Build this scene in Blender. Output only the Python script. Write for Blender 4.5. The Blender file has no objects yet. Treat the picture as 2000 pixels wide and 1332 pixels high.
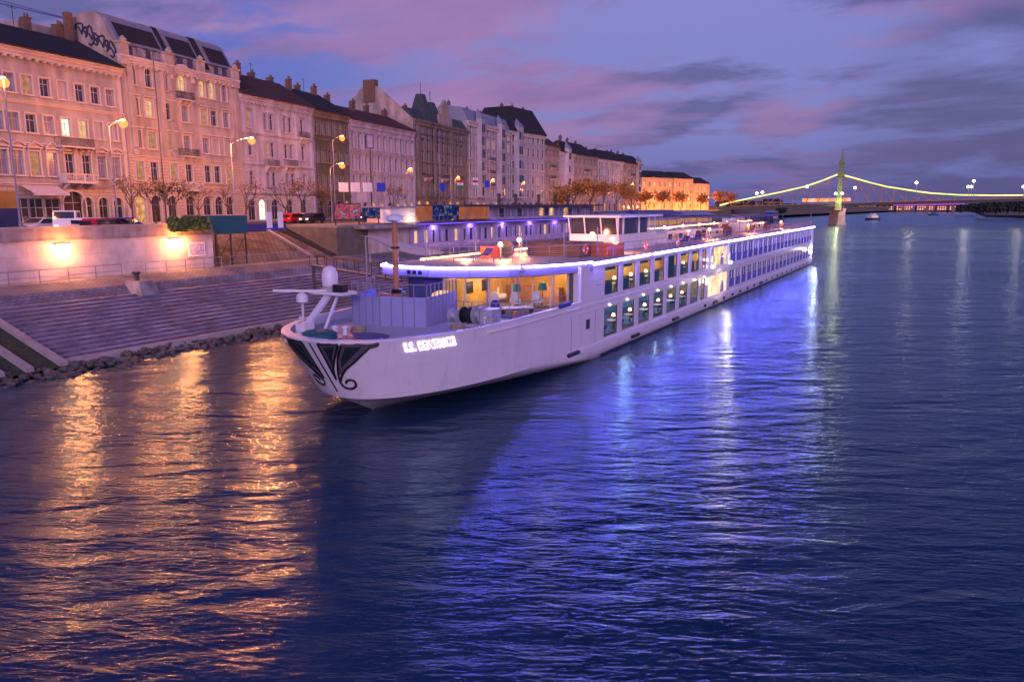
import bpy, math, random
from math import sin, cos, pi, radians, sqrt, atan2
from mathutils import Vector, Matrix
random.seed(11)
# ------------------------------------------------------------------ survey: measured camera, pixel -> point
F_PX = 1450.0; CAM_H = 11.0; YAW = radians(30); PITCH = math.atan(266 / 1450)
ST = 8.3                                   # street level
FW = (-sin(YAW) * cos(PITCH), cos(YAW) * cos(PITCH), -sin(PITCH)); RT = (cos(YAW), sin(YAW), 0)
UP = (RT[1] * FW[2] - RT[2] * FW[1], RT[2] * FW[0] - RT[0] * FW[2], RT[0] * FW[1] - RT[1] * FW[0])
def ray(x, y):
    a = (x - 1000) / F_PX; b = (666 - y) / F_PX
    return tuple(FW[i] + a * RT[i] + b * UP[i] for i in range(3))
def on_z(x, y, z):
    d = ray(x, y); t = (z - CAM_H) / d[2]; return Vector((d[0] * t, d[1] * t, z))
def on_x(x, y, X):
    d = ray(x, y); t = X / d[0]; return Vector((X, d[1] * t, CAM_H + d[2] * t))
def on_depth(x, y, Z):
    d = ray(x, y); t = Z / (d[0] * -sin(YAW) + d[1] * cos(YAW)); return Vector((d[0] * t, d[1] * t, CAM_H + d[2] * t))
# ------------------------------------------------------------------ scene helpers
scene = bpy.context.scene; COL = scene.collection
class MB:
    def __init__(s): s.v = []; s.f = []; s.m = []; s.mi = 0
    def mat(s, i): s.mi = i; return s
    def add(s, vs, fs):
        o = len(s.v); s.v += [tuple(p) for p in vs]; s.f += [tuple(o + i for i in f) for f in fs]; s.m += [s.mi] * len(fs); return s
    def quad(s, a, b, c, d): return s.add([a, b, c, d], [(0, 1, 2, 3)])
    def box(s, x0, x1, y0, y1, z0, z1):
        return s.add([(x0,y0,z0),(x1,y0,z0),(x1,y1,z0),(x0,y1,z0),(x0,y0,z1),(x1,y0,z1),(x1,y1,z1),(x0,y1,z1)],
                     [(0,3,2,1),(4,5,6,7),(0,1,5,4),(1,2,6,5),(2,3,7,6),(3,0,4,7)])
    def bar(s, a, b, w, h=None, n=4, w2=None):   # prism between two points, radius w (tapering to w2)
        a = Vector(a); b = Vector(b); d = b - a
        if d.length < 1e-6: return s
        d.normalize(); r = d.cross(Vector((0, 0, 1)))
        if r.length < 1e-3: r = Vector((1, 0, 0))
        r.normalize(); u = r.cross(d); w2 = w if w2 is None else w2
        vs = []
        for p, ww in ((a, w), (b, w2)):
            for k in range(n):
                t = 2 * pi * (k + .5) / n; vs.append(p + r * cos(t) * ww + u * sin(t) * ww * ((h / w) if h else 1))
        fs = [(k, (k + 1) % n, n + (k + 1) % n, n + k) for k in range(n)] + [tuple(range(n))[::-1], tuple(range(n, 2 * n))]
        return s.add(vs, fs)
    def path(s, pts, w, n=6, h=None):
        for a, b in zip(pts[:-1], pts[1:]): s.bar(a, b, w, h, n)
        return s
    def lathe(s, c, prof, n=16, axis='z'):
        vs = []; c = Vector(c)
        for r, h in prof:
            for k in range(n):
                t = 2 * pi * k / n
                p = (r * cos(t), r * sin(t), h) if axis == 'z' else ((h, r * cos(t), r * sin(t)) if axis == 'x' else (r * cos(t), h, r * sin(t)))
                vs.append(c + Vector(p))
        fs = []
        for i in range(len(prof) - 1):
            for k in range(n): fs.append((i*n+k, i*n+(k+1)%n, (i+1)*n+(k+1)%n, (i+1)*n+k))
        fs += [tuple(range(n))[::-1], tuple(range((len(prof)-1)*n, len(prof)*n))]
        return s.add(vs, fs)
    def prism(s, poly, z0, z1):                 # poly of (x,y), vertical
        n = len(poly)
        vs = [(p[0], p[1], z0) for p in poly] + [(p[0], p[1], z1) for p in poly]
        return s.add(vs, [(k, (k+1)%n, n+(k+1)%n, n+k) for k in range(n)] + [tuple(range(n))[::-1], tuple(range(n, 2*n))])
    def extr(s, poly, p0, ax, ay, az, d):       # poly (a,b) in the plane ax/ay at p0, thickness d along az
        n = len(poly); p0 = Vector(p0); ax = Vector(ax); ay = Vector(ay); az = Vector(az)
        vs = [p0 + ax*a + ay*b for a, b in poly] + [p0 + ax*a + ay*b + az*d for a, b in poly]
        return s.add(vs, [(k, (k+1)%n, n+(k+1)%n, n+k) for k in range(n)] + [tuple(range(n))[::-1], tuple(range(n, 2*n))])
    def mesh(s, name, mats, smooth=False):
        me = bpy.data.meshes.new(name); me.from_pydata(s.v, [], s.f)
        for m in (mats if isinstance(mats, (list, tuple)) else [mats]): me.materials.append(m)
        me.polygons.foreach_set('material_index', s.m)
        if smooth: me.polygons.foreach_set('use_smooth', [True] * len(s.f))
        me.update(); return me
    def build(s, name, mats, parent=None, smooth=False, loc=None):
        return link(name, s.mesh(name, mats, smooth), parent, loc)
def link(name, data, parent=None, loc=None):
    o = bpy.data.objects.new(name, data); COL.objects.link(o)
    if parent is not None: o.parent = parent
    if loc is not None: o.location = loc
    return o
def tag(o, label=None, cat=None, group=None, kind=None):
    if label: o['label'] = label
    if cat: o['category'] = cat
    if group: o['group'] = group
    if kind: o['kind'] = kind
    return o
def thing(name, label, cat, loc=(0,0,0), rz=0, group=None):
    o = bpy.data.objects.new(name, None); COL.objects.link(o); o.location = loc; o.rotation_euler = (0, 0, rz)
    o.empty_display_size = .2
    return tag(o, label, cat, group)
def kids(o): return [c for c in bpy.data.objects if c.parent == o]
def copy_tree(o, parent=None):
    c = o.copy(); COL.objects.link(c); c.parent = parent
    for ch in kids(o): copy_tree(ch, c)
    return c
def light(name, loc, power, color, radius=.15, parent=None, kind='POINT', rot=None, size=None):
    L = bpy.data.lights.new(name, kind); L.energy = power; L.color = color
    if kind == 'AREA':
        L.shape = 'RECTANGLE'; L.size, L.size_y = size
    else: L.shadow_soft_size = radius
    if kind == 'SPOT': L.spot_size = radians(size or 100); L.spot_blend = .6
    o = link(name, L, parent, loc)
    if rot: o.rotation_euler = rot
    return o
# ------------------------------------------------------------------ materials
def new_mat(name):
    m = bpy.data.materials.new(name); m.use_nodes = True
    return m, m.node_tree.nodes, m.node_tree.links, m.node_tree.nodes['Principled BSDF']
def mat(name, col, rough=.6, var=.15, scale=2.0, bump=0., metal=0., spec=.5, stretch=(1,1,1), stain=0., bscale=None):
    m, N, L, P = new_mat(name)
    P.inputs['Roughness'].default_value = rough; P.inputs['Metallic'].default_value = metal
    P.inputs['Specular IOR Level'].default_value = spec
    tc = N.new('ShaderNodeTexCoord'); mp = N.new('ShaderNodeMapping'); mp.inputs['Scale'].default_value = stretch
    L.new(tc.outputs['Object'], mp.inputs[0])
    ns = N.new('ShaderNodeTexNoise'); ns.inputs['Scale'].default_value = scale; ns.inputs['Detail'].default_value = 5
    L.new(mp.outputs[0], ns.inputs['Vector'])
    rp = N.new('ShaderNodeValToRGB'); c = Vector(col[:3])
    rp.color_ramp.elements[0].position = .3; rp.color_ramp.elements[1].position = .7
    rp.color_ramp.elements[0].color = (*(c * (1 - var)), 1); rp.color_ramp.elements[1].color = (*(c * (1 + var)), 1)
    L.new(ns.outputs[0], rp.inputs[0]); out = rp.outputs[0]
    if stain > 0:                               # rain streaks and soot, long vertical shapes
        m2 = N.new('ShaderNodeMapping'); m2.inputs['Scale'].default_value = (.5, .5, .10); L.new(tc.outputs['Object'], m2.inputs[0])
        n2 = N.new('ShaderNodeTexNoise'); n2.inputs['Scale'].default_value = 1.2; n2.inputs['Detail'].default_value = 6; L.new(m2.outputs[0], n2.inputs['Vector'])
        r2 = N.new('ShaderNodeValToRGB'); r2.color_ramp.elements[0].position = .38; r2.color_ramp.elements[1].position = .62
        r2.color_ramp.elements[0].color = (1 - stain,) * 3 + (1,); r2.color_ramp.elements[1].color = (1, 1, 1, 1); L.new(n2.outputs[0], r2.inputs[0])
        mx = N.new('ShaderNodeMixRGB'); mx.blend_type = 'MULTIPLY'; mx.inputs[0].default_value = 1
        L.new(out, mx.inputs[1]); L.new(r2.outputs[0], mx.inputs[2]); out = mx.outputs[0]
    L.new(out, P.inputs['Base Color'])
    if bump > 0:
        nb = N.new('ShaderNodeTexNoise'); nb.inputs['Scale'].default_value = bscale or scale * 4; nb.inputs['Detail'].default_value = 4
        L.new(mp.outputs[0], nb.inputs['Vector'])
        b = N.new('ShaderNodeBump'); b.inputs['Strength'].default_value = bump; b.inputs['Distance'].default_value = .05
        L.new(nb.outputs[0], b.inputs['Height']); L.new(b.outputs[0], P.inputs['Normal'])
    return m
def brick_mat(name, c1, c2, mortar, scale, bw, rh, rough=.85, flat=False, bump=.6, moff=.02, stain=.25):
    m, N, L, P = new_mat(name); P.inputs['Roughness'].default_value = rough
    tc = N.new('ShaderNodeTexCoord'); sp = N.new('ShaderNodeSeparateXYZ'); L.new(tc.outputs['Object'], sp.inputs[0])
    cb = N.new('ShaderNodeCombineXYZ')
    if flat: L.new(sp.outputs[1], cb.inputs[0]); L.new(sp.outputs[0], cb.inputs[1])
    else:
        ad = N.new('ShaderNodeMath'); ad.operation = 'ADD'; L.new(sp.outputs[0], ad.inputs[0]); L.new(sp.outputs[1], ad.inputs[1])
        L.new(ad.outputs[0], cb.inputs[0]); L.new(sp.outputs[2], cb.inputs[1])
    br = N.new('ShaderNodeTexBrick'); br.inputs['Color1'].default_value = (*c1, 1); br.inputs['Color2'].default_value = (*c2, 1)
    br.inputs['Mortar'].default_value = (*mortar, 1); br.inputs['Scale'].default_value = scale
    br.inputs['Brick Width'].default_value = bw; br.inputs['Row Height'].default_value = rh; br.inputs['Mortar Size'].default_value = moff
    br.inputs['Mortar Smooth'].default_value = .3
    L.new(cb.outputs[0], br.inputs['Vector'])
    ns = N.new('ShaderNodeTexNoise'); ns.inputs['Scale'].default_value = .45; ns.inputs['Detail'].default_value = 7; L.new(tc.outputs['Object'], ns.inputs['Vector'])
    rp = N.new('ShaderNodeValToRGB'); rp.color_ramp.elements[0].position = .35; rp.color_ramp.elements[1].position = .65
    rp.color_ramp.elements[0].color = (1 - stain,) * 3 + (1,); rp.color_ramp.elements[1].color = (1,) * 4; L.new(ns.outputs[0], rp.inputs[0])
    mx = N.new('ShaderNodeMixRGB'); mx.blend_type = 'MULTIPLY'; mx.inputs[0].default_value = 1
    L.new(br.outputs[0], mx.inputs[1]); L.new(rp.outputs[0], mx.inputs[2]); L.new(mx.outputs[0], P.inputs['Base Color'])
    b = N.new('ShaderNodeBump'); b.invert = True; b.inputs['Strength'].default_value = bump; b.inputs['Distance'].default_value = .04
    L.new(br.outputs['Fac'], b.inputs['Height']); L.new(b.outputs[0], P.inputs['Normal'])
    return m
def emit(name, col, strength, var=0., scale=4.):
    m, N, L, P = new_mat(name); N.remove(P)
    e = N.new('ShaderNodeEmission'); e.inputs[0].default_value = (*col, 1); e.inputs[1].default_value = strength
    if var:
        tc = N.new('ShaderNodeTexCoord'); ns = N.new('ShaderNodeTexNoise'); ns.inputs['Scale'].default_value = scale; ns.inputs['Detail'].default_value = 3
        L.new(tc.outputs['Object'], ns.inputs['Vector']); mr = N.new('ShaderNodeMapRange')
        mr.inputs['From Min'].default_value = .3; mr.inputs['From Max'].default_value = .7
        mr.inputs['To Min'].default_value = strength * (1 - var); mr.inputs['To Max'].default_value = strength * (1 + var)
        L.new(ns.outputs[0], mr.inputs[0]); L.new(mr.outputs[0], e.inputs[1])
    L.new(e.outputs[0], N['Material Output'].inputs[0]); return m
def glass_mat(name, tint=(.85,.9,.95), rough=.02):
    m, N, L, P = new_mat(name); N.remove(P)
    t = N.new('ShaderNodeBsdfTransparent'); t.inputs[0].default_value = (*tint, 1)
    g = N.new('ShaderNodeBsdfGlossy'); g.inputs['Roughness'].default_value = rough; g.inputs[0].default_value = (.9, .9, 1, 1)
    fr = N.new('ShaderNodeFresnel'); fr.inputs[0].default_value = 1.5; mx = N.new('ShaderNodeMixShader')
    L.new(fr.outputs[0], mx.inputs[0]); L.new(t.outputs[0], mx.inputs[1]); L.new(g.outputs[0], mx.inputs[2])
    L.new(mx.outputs[0], N['Material Output'].inputs[0]); return m
def water_mat():
    m, N, L, P = new_mat('river_water')
    P.inputs['Base Color'].default_value = (.0006, .010, .028, 1); P.inputs['Roughness'].default_value = .07
    P.inputs['IOR'].default_value = 1.45; P.inputs['Specular IOR Level'].default_value = .7
    tc = N.new('ShaderNodeTexCoord')
    def layer(scale, stretch, rot, detail, kind='noise'):
        mp = N.new('ShaderNodeMapping'); mp.vector_type = 'TEXTURE'; mp.inputs['Rotation'].default_value = (0, 0, rot); mp.inputs['Scale'].default_value = tuple(1 / q for q in stretch)
        L.new(tc.outputs['Object'], mp.inputs[0]); ns = N.new('ShaderNodeTexNoise'); ns.inputs['Scale'].default_value = scale
        ns.inputs['Detail'].default_value = detail; ns.inputs['Roughness'].default_value = .55; ns.inputs['Distortion'].default_value = .6
        L.new(mp.outputs[0], ns.inputs['Vector']); return ns.outputs[0]
    a = layer(.26, (.45, 1.25, 1), radians(38), 2); b = layer(.95, (.42, 1.35, 1), radians(24), 3); c = layer(4.6, (.42, 1.3, 1), radians(31), 4)
    def ma(op, x, y):
        n = N.new('ShaderNodeMath'); n.operation = op
        for i, q in enumerate((x, y)):
            if isinstance(q, float): n.inputs[i].default_value = q
            else: L.new(q, n.inputs[i])
        return n.outputs[0]
    g = layer(.035, (.5, 1.2, 1), radians(12), 3); pr_ = N.new('ShaderNodeMapRange'); L.new(g, pr_.inputs[0])       # gusts and current lines: calmer and rougher patches
    pr_.inputs['From Min'].default_value = .35; pr_.inputs['From Max'].default_value = .65; pr_.inputs['To Min'].default_value = .45; pr_.inputs['To Max'].default_value = 1.45
    h = ma('ADD', ma('MULTIPLY', a, WAVE[0]), ma('MULTIPLY', ma('ADD', ma('MULTIPLY', b, WAVE[1]), ma('MULTIPLY', c, WAVE[2])), pr_.outputs[0]))
    bp = N.new('ShaderNodeBump'); bp.inputs['Strength'].default_value = 1.; bp.inputs['Distance'].default_value = 1.
    L.new(h, bp.inputs['Height'])
    N.remove(P); df = N.new('ShaderNodeBsdfDiffuse'); df.inputs[0].default_value = (.0001, .017, .052, 1)
    gl = N.new('ShaderNodeBsdfGlossy'); gl.inputs[0].default_value = (.68, .86, 1., 1); gl.inputs['Roughness'].default_value = .17
    fr = N.new('ShaderNodeFresnel'); fr.inputs[0].default_value = 2.0; mx = N.new('ShaderNodeMixShader')
    for q in (df, gl, fr): L.new(bp.outputs[0], q.inputs['Normal'])
    L.new(fr.outputs[0], mx.inputs[0]); L.new(df.outputs[0], mx.inputs[1]); L.new(gl.outputs[0], mx.inputs[2]); L.new(mx.outputs[0], N['Material Output'].inputs[0]); return m
WAVE = (.28, .13, .034)
M = {}
M['cream'] = mat('cream_stucco', (.41, .36, .33), .85, .14, .6, .2, stain=.38)
M['pinkcream'] = mat('warm_stucco', (.44, .36, .31), .85, .14, .6, .2, stain=.34)
M['white_st'] = mat('pale_stucco', (.46, .42, .48), .85, .12, .6, .15, stain=.34)
M['olive'] = mat('sooty_olive_stucco', (.13, .11, .08), .9, .15, .7, .2, stain=.3)
M['olive_trim'] = mat('olive_trim_stucco', (.22, .18, .12), .9, .12, .7, .2, stain=.3)
M['darkstone'] = mat('dark_stone', (.21, .175, .15), .9, .18, .8, .25, stain=.35)
M['greyst'] = mat('grey_stucco', (.36, .33, .36), .88, .12, .7, .15, stain=.25)
M['tanst'] = mat('tan_stucco', (.33, .26, .22), .88, .12, .7, .15, stain=.25)
M['orangest'] = mat('ochre_stucco', (.62, .36, .16), .85, .1, .7, .1, stain=.1)
M['trim'] = mat('stucco_trim', (.56, .46, .42), .8, .08, 1., .1, stain=.15)
M['gable'] = mat('bare_plaster_gable', (.42, .32, .27), .95, .2, .5, .3, stain=.3)
def rust(name, c): return brick_mat(name, c, tuple(v * .93 for v in c), tuple(v * .45 for v in c), 1., 1.4, .42, bump=1., moff=.03, stain=.15)
M['rust_cream'] = rust('rusticated_cream', (.52, .40, .30)); M['rust_pink'] = rust('rusticated_warm', (.56, .42, .33)); M['rust_white'] = rust('rusticated_pale', (.56, .47, .43))
M['slate'] = mat('slate_roof', (.028, .026, .032), .85, .35, 3., .5, spec=.2, stretch=(1, 1, 3))
M['redtile'] = mat('brown_tile_roof', (.075, .038, .035), .9, .3, 3., .5, spec=.2, stretch=(1, 1, 3))
M['greenroof'] = mat('green_copper_roof', (.04, .052, .056), .6, .3, 1.5, .3)
M['zinc'] = mat('zinc_flashing', (.28, .28, .34), .45, .1, 1., .1, metal=.4)
M['chimney'] = mat('chimney_brick', (.16, .09, .06), .95, .25, 3., .4)
M['iron'] = mat('dark_iron', (.03, .03, .04), .5, .2, 3.)
M['polemetal'] = mat('painted_pole', (.20, .19, .26), .5, .1, 3.)
M['frame_w'] = mat('painted_window_frame', (.40, .36, .36), .6, .1, 4.)
M['frame_d'] = mat('brown_window_frame', (.10, .07, .05), .6, .1, 4.)
M['pane_d'] = mat('dark_pane', (.035, .035, .055), .08, .3, .8, spec=.8)
M['pane_c'] = mat('curtained_pane', (.20, .19, .26), .2, .25, 2.5, stretch=(3, 1, .4))
M['pane_b'] = mat('blind_pane', (.42, .36, .38), .5, .05, 2., stretch=(.2, 1, 8))
M['pane_door'] = mat('shop_pane', (.05, .035, .03), .12, .5, 1.2, spec=.8)
M['pane_lit'] = emit('lit_pane_warm', (1., .56, .26), .95, .35, 1.5)
M['pane_dim'] = emit('lit_pane_dim', (1., .44, .20), .5, .5, 1.5)
M['pane_white'] = emit('lit_pane_white', (1., .84, .66), 1.5, .2, 2.)
M['pane_shop'] = emit('lit_shop_pane', (1., .45, .16), .8, .7, 1.2)
M['asphalt'] = mat('asphalt', (.05, .05, .052), .85, .2, 4., .3)
M['pave'] = brick_mat('pavement_slabs', (.22, .2, .19), (.26, .24, .22), (.1, .1, .1), 1., 1., .6, flat=True)
M['ground'] = mat('packed_ground', (.12, .10, .08), .95, .25, .8, .3)
M['cobble'] = brick_mat('quay_cobbles', (.27, .24, .30), (.18, .16, .20), (.10, .09, .11), 1., .5, .25, flat=True, bump=.8, moff=.03, stain=.45)
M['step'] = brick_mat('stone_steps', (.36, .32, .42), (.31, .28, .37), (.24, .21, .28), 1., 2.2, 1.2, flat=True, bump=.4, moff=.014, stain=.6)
M['riser'] = mat('shade_toned_riser', (.15, .13, .19), .95, .35, 1.2, .3)  # riser shade put into the colour so the step lines read
M['coping'] = mat('granite_coping', (.30, .26, .27), .8, .15, 1., .2)
M['qwall'] = brick_mat('pale_ashlar_wall', (.60, .54, .56), (.54, .49, .51), (.36, .32, .33), 1., 3.2, 1.05, bump=.4, moff=.014, stain=.38)
M['qband'] = mat('weathered_concrete', (.30, .26, .28), .9, .3, .8, .3, stain=.4)
M['rock'] = mat('wet_rock', (.075, .065, .06), .65, .5, 2., .6)
M['slope'] = brick_mat('rough_stone_revetment', (.10, .085, .085), (.19, .16, .15), (.05, .045, .045), 1., .7, .5, bump=1., flat=True, moff=.06, stain=.6)
M['ramp'] = mat('smooth_ramp', (.26, .26, .33), .5, .12, .6, .1)
M['moss'] = mat('weedy_strip', (.035, .045, .02), .95, .5, 3., .6)
M['hull'] = mat('white_hull_paint', (.60, .57, .66), .28, .03, .5, .04, stain=.05, bscale=1.2)
hm_, hN, hL, hP = M['hull'], M['hull'].node_tree.nodes, M['hull'].node_tree.links, M['hull'].node_tree.nodes['Principled BSDF']
htc = hN.new('ShaderNodeTexCoord'); hs = hN.new('ShaderNodeSeparateXYZ'); hL.new(htc.outputs['Object'], hs.inputs[0]); hc = hN.new('ShaderNodeCombineXYZ'); hL.new(hs.outputs[1], hc.inputs[0]); hL.new(hs.outputs[2], hc.inputs[1])
hb_ = hN.new('ShaderNodeTexBrick'); hb_.inputs['Scale'].default_value = 1; hb_.inputs['Brick Width'].default_value = 5.5; hb_.inputs['Row Height'].default_value = 1.45; hb_.inputs['Mortar Size'].default_value = .012; hb_.inputs['Mortar Smooth'].default_value = .8; hL.new(hc.outputs[0], hb_.inputs['Vector'])
hn_ = hN.new('ShaderNodeTexNoise'); hn_.inputs['Scale'].default_value = .9; hn_.inputs['Detail'].default_value = 3; hL.new(htc.outputs['Object'], hn_.inputs['Vector'])
hma = hN.new('ShaderNodeMath'); hma.operation = 'MULTIPLY_ADD'; hma.inputs[1].default_value = 1.2; hL.new(hn_.outputs[0], hma.inputs[0]); hL.new(hb_.outputs['Fac'], hma.inputs[2])
hbp = hN.new('ShaderNodeBump'); hbp.inputs['Strength'].default_value = .55; hbp.inputs['Distance'].default_value = .02; hL.new(hma.outputs[0], hbp.inputs['Height']); hL.new(hbp.outputs[0], hP.inputs['Normal'])
# scum line just above the water and faint run marks below the scuppers
old = hP.inputs['Base Color'].links[0].from_socket; hmz = hN.new('ShaderNodeMapRange'); hmz.inputs['From Min'].default_value = .05; hmz.inputs['From Max'].default_value = .55; hL.new(hs.outputs[2], hmz.inputs[0])
hn2 = hN.new('ShaderNodeTexNoise'); hn2.inputs['Scale'].default_value = 2.5; hn2.inputs['Detail'].default_value = 6; hmp = hN.new('ShaderNodeMapping'); hmp.inputs['Scale'].default_value = (1, 1, .15); hL.new(htc.outputs['Object'], hmp.inputs[0]); hL.new(hmp.outputs[0], hn2.inputs['Vector'])
had = hN.new('ShaderNodeMath'); had.operation = 'ADD'; had.use_clamp = True; hL.new(hmz.outputs[0], had.inputs[0]); hsu = hN.new('ShaderNodeMath'); hsu.operation = 'SUBTRACT'; hsu.inputs[1].default_value = .45; hL.new(hn2.outputs[0], hsu.inputs[0]); hL.new(hsu.outputs[0], had.inputs[1])
hmx = hN.new('ShaderNodeMixRGB'); hL.new(had.outputs[0], hmx.inputs[0]); hmx.inputs[1].default_value = (.20, .17, .16, 1); hL.new(old, hmx.inputs[2]); hL.new(hmx.outputs[0], hP.inputs['Base Color'])
M['hull2'] = mat('white_deck_paint', (.60, .58, .66), .4, .04, 1.)
M['antifoul'] = mat('dark_antifouling', (.012, .012, .02), .5, .2, 2.)
M['deck'] = mat('grey_deck_coating', (.34, .34, .42), .55, .12, 1., .1)
M['teak'] = mat('teak_planks', (.26, .14, .07), .5, .25, 2., .15, stretch=(8, .6, 1))
M['fascia'] = mat('lavender_fascia', (.20, .19, .34), .35, .05, 1.)
M['motif'] = mat('black_lacquer', (.006, .007, .010), .5, .2, 2.)
M['motif_g'] = mat('grey_lacquer', (.075, .07, .095), .35, .1, 2.)
M['motif_t'] = mat('dark_green_lacquer', (.003, .010, .012), .6, .3, 2.)
M['led'] = emit('led_tube', (.17, .15, 1.), 190.)
M['led_warm'] = emit('warm_led_tube', (1., .42, .14), 9.)
M['led_violet'] = emit('violet_led_tube', (.20, .10, 1.), 2.2)
M['letters'] = emit('backlit_letters', (.85, .78, 1.), 5.)
M['letter_face'] = mat('letter_face', (.16, .13, .2), .4)
M['shipglass'] = glass_mat('clear_glass', (.9, .95, 1.))
M['cabinglass'] = mat('tinted_cabin_glass', (.06, .07, .24), .06, .5, .4, spec=.9, stretch=(1, 1, .3))
M['cabinglass2'] = mat('curtained_cabin_glass', (.26, .25, .50), .12, .4, .6, spec=.9, stretch=(1, 4, .3))
M['balcony_glass'] = mat('violet_balcony_glass', (.12, .10, .48), .1, .2, 1., spec=.8)
M['slatewall'] = mat('slate_blue_panelling', (.12, .30, .40), .5, .3, 1.5)
M['warmwall'] = mat('amber_panelling', (.72, .46, .14), .5, .2, 1.5, stretch=(1, 3, 1))
M['warmwall2'] = mat('rosewood_panelling', (.42, .20, .10), .5, .3, 1.5, stretch=(1, 3, 1))
M['carpet'] = mat('blue_carpet', (.10, .10, .22), .9, .2, 3.)
M['teal'] = mat('teal_fabric', (.01, .17, .19), .8, .15, 3., .1, stretch=(6, 6, .5))
M['bluef'] = mat('navy_fabric', (.02, .03, .20), .8, .2, 3.)
M['whitef'] = mat('white_cloth', (.75, .72, .70), .8, .05, 3.)
M['brown'] = mat('brown_painted_steel', (.34, .14, .07), .5, .2, 2., .1)
M['brownbox'] = mat('brown_slats', (.12, .055, .05), .6, .2, 2., stretch=(1, 1, 6))
M['orange_box'] = mat('orange_steel', (.62, .12, .04), .5, .1, 2.)
M['orange'] = mat('orange_lifebuoy', (.8, .12, .02), .45, .1, 2.)
M['screen'] = mat('blue_grey_screen', (.22, .23, .46), .4, .08, .8)
M['drum'] = mat('winch_steel', (.38, .40, .48), .4, .2, 3., metal=.3)
M['teal_paint'] = mat('teal_cabin_paint', (.01, .085, .12), .6, .15, 2., .15, stretch=(8, 8, 1))
M['glow_lobby'] = emit('backlit_onyx', (1., .60, .34), 1.2, .5, 1.3)
M['glow_lobby2'] = emit('backlit_onyx_lower', (1., .66, .44), 1.35, .35, 1.1)
M['glow_w'] = emit('white_glow', (1., .93, .9), 9.)
M['globe'] = emit('warm_globe', (1., .50, .22), 6.)
M['downl'] = emit('downlight', (1., .9, .82), 7.)
M['sodium'] = emit('sodium_lens', (1., .40, .09), 60.)
def halo_mat(name, col, st, f):
    m, N, L, P = new_mat(name); N.remove(P); t = N.new('ShaderNodeBsdfTransparent'); e = N.new('ShaderNodeEmission'); e.inputs[0].default_value = (*col, 1); e.inputs[1].default_value = st
    mx = N.new('ShaderNodeMixShader'); mx.inputs[0].default_value = f; L.new(t.outputs[0], mx.inputs[1]); L.new(e.outputs[0], mx.inputs[2]); L.new(mx.outputs[0], N['Material Output'].inputs[0]); return m
M['lamp_halo'] = halo_mat('orange_halo_glow', (1., .33, .07), 2.2, .5)  # orange halo of a lamp, given as see-through emission
M['wlamp'] = emit('wall_lamp_lens', (1., .66, .32), 60.)
M['purplewall'] = mat('lilac_render', (.40, .32, .55), .8, .1, 1., .1, stain=.2)
M['bluefascia'] = mat('navy_fascia', (.05, .05, .20), .4, .1, 1.)
M['darkroof'] = mat('dark_flat_roof', (.035, .035, .06), .7, .2, 1.)
M['pinkwall'] = mat('pale_quay_masonry', (.52, .42, .40), .85, .12, .6, .2, stain=.25)
M['bridgegreen'] = mat('bridge_green_paint', (.15, .20, .10), .5, .15, 1.)
M['bridgedark'] = mat('bridge_deck_steel', (.02, .03, .025), .6, .2, 1.)
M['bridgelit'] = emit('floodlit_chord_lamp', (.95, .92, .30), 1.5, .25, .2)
M['pier'] = mat('granite_pier', (.62, .56, .54), .85, .2, .5, .3)
M['magenta'] = emit('magenta_bridge_light', (.60, .08, .70), .9)
M['rope'] = mat('hemp_rope', (.30, .24, .18), .9, .3, 9., .5)
M['farwall'] = mat('far_facade', (.20, .14, .13), .9, .2, .05)
M['farlit'] = emit('far_lit_windows', (1., .34, .16), 1.6, .5, .3)
M['bark'] = mat('bark', (.09, .06, .045), .95, .3, 4., .4)
M['leafo'] = mat('autumn_leaf', (.36, .15, .03), .7, .4, 2.)
M['leafd'] = mat('dull_leaf', (.13, .08, .035), .7, .4, 2.)
M['hedge'] = mat('hedge_leaf', (.10, .13, .03), .8, .4, 3., .4)
M['darkleaf'] = mat('dark_evergreen', (.02, .03, .02), .85, .4, .3)
M['carwhite'] = mat('white_car_paint', (.72, .70, .70), .25, .02, 1.); M['carred'] = mat('red_car_paint', (.42, .015, .02), .25, .05, 1.)
M['carblue'] = mat('blue_car_paint', (.03, .05, .25), .25, .05, 1.); M['cardark'] = mat('dark_car_paint', (.03, .03, .04), .25, .05, 1.)
M['tyre'] = mat('tyre', (.02, .02, .02), .9); M['carglass'] = mat('car_glass', (.02, .02, .03), .05, .1, 1., spec=.9)
M['taill'] = emit('tail_light', (1., .03, .03), 6.); M['headl'] = emit('head_light', (1., .9, .7), 6.)
M['signw'] = mat('white_sign', (.75, .72, .75), .5, .03, 1.); M['signb'] = mat('blue_sign', (.04, .06, .5), .5); M['navyb'] = mat('navy_board', (.02, .03, .10), .4, .3, 1.)
M['sred'] = emit('red_screen', (1., .06, .10), .75, .3, 1.); M['sblue'] = emit('blue_screen', (.04, .12, .9), .5, .5, 1.); M['sorange'] = emit('orange_panel', (1., .27, .13), .33, .3, .5)
def screen_mat(name, stops, strength, scale):
    m, N, L, P = new_mat(name); N.remove(P); e = N.new('ShaderNodeEmission'); tc = N.new('ShaderNodeTexCoord'); v = N.new('ShaderNodeTexNoise'); v.inputs['Scale'].default_value = scale; v.inputs['Detail'].default_value = 3; v.inputs['Distortion'].default_value = 1.5
    L.new(tc.outputs['Object'], v.inputs['Vector']); r = N.new('ShaderNodeValToRGB'); el = r.color_ramp.elements
    while len(el) < len(stops): el.new(.5)
    for q, (p, c) in zip(el, stops): q.position = p; q.color = (*c, 1)
    L.new(v.outputs[0], r.inputs[0]); L.new(r.outputs[0], e.inputs[0]); e.inputs[1].default_value = strength; L.new(e.outputs[0], N['Material Output'].inputs[0]); return m
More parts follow.
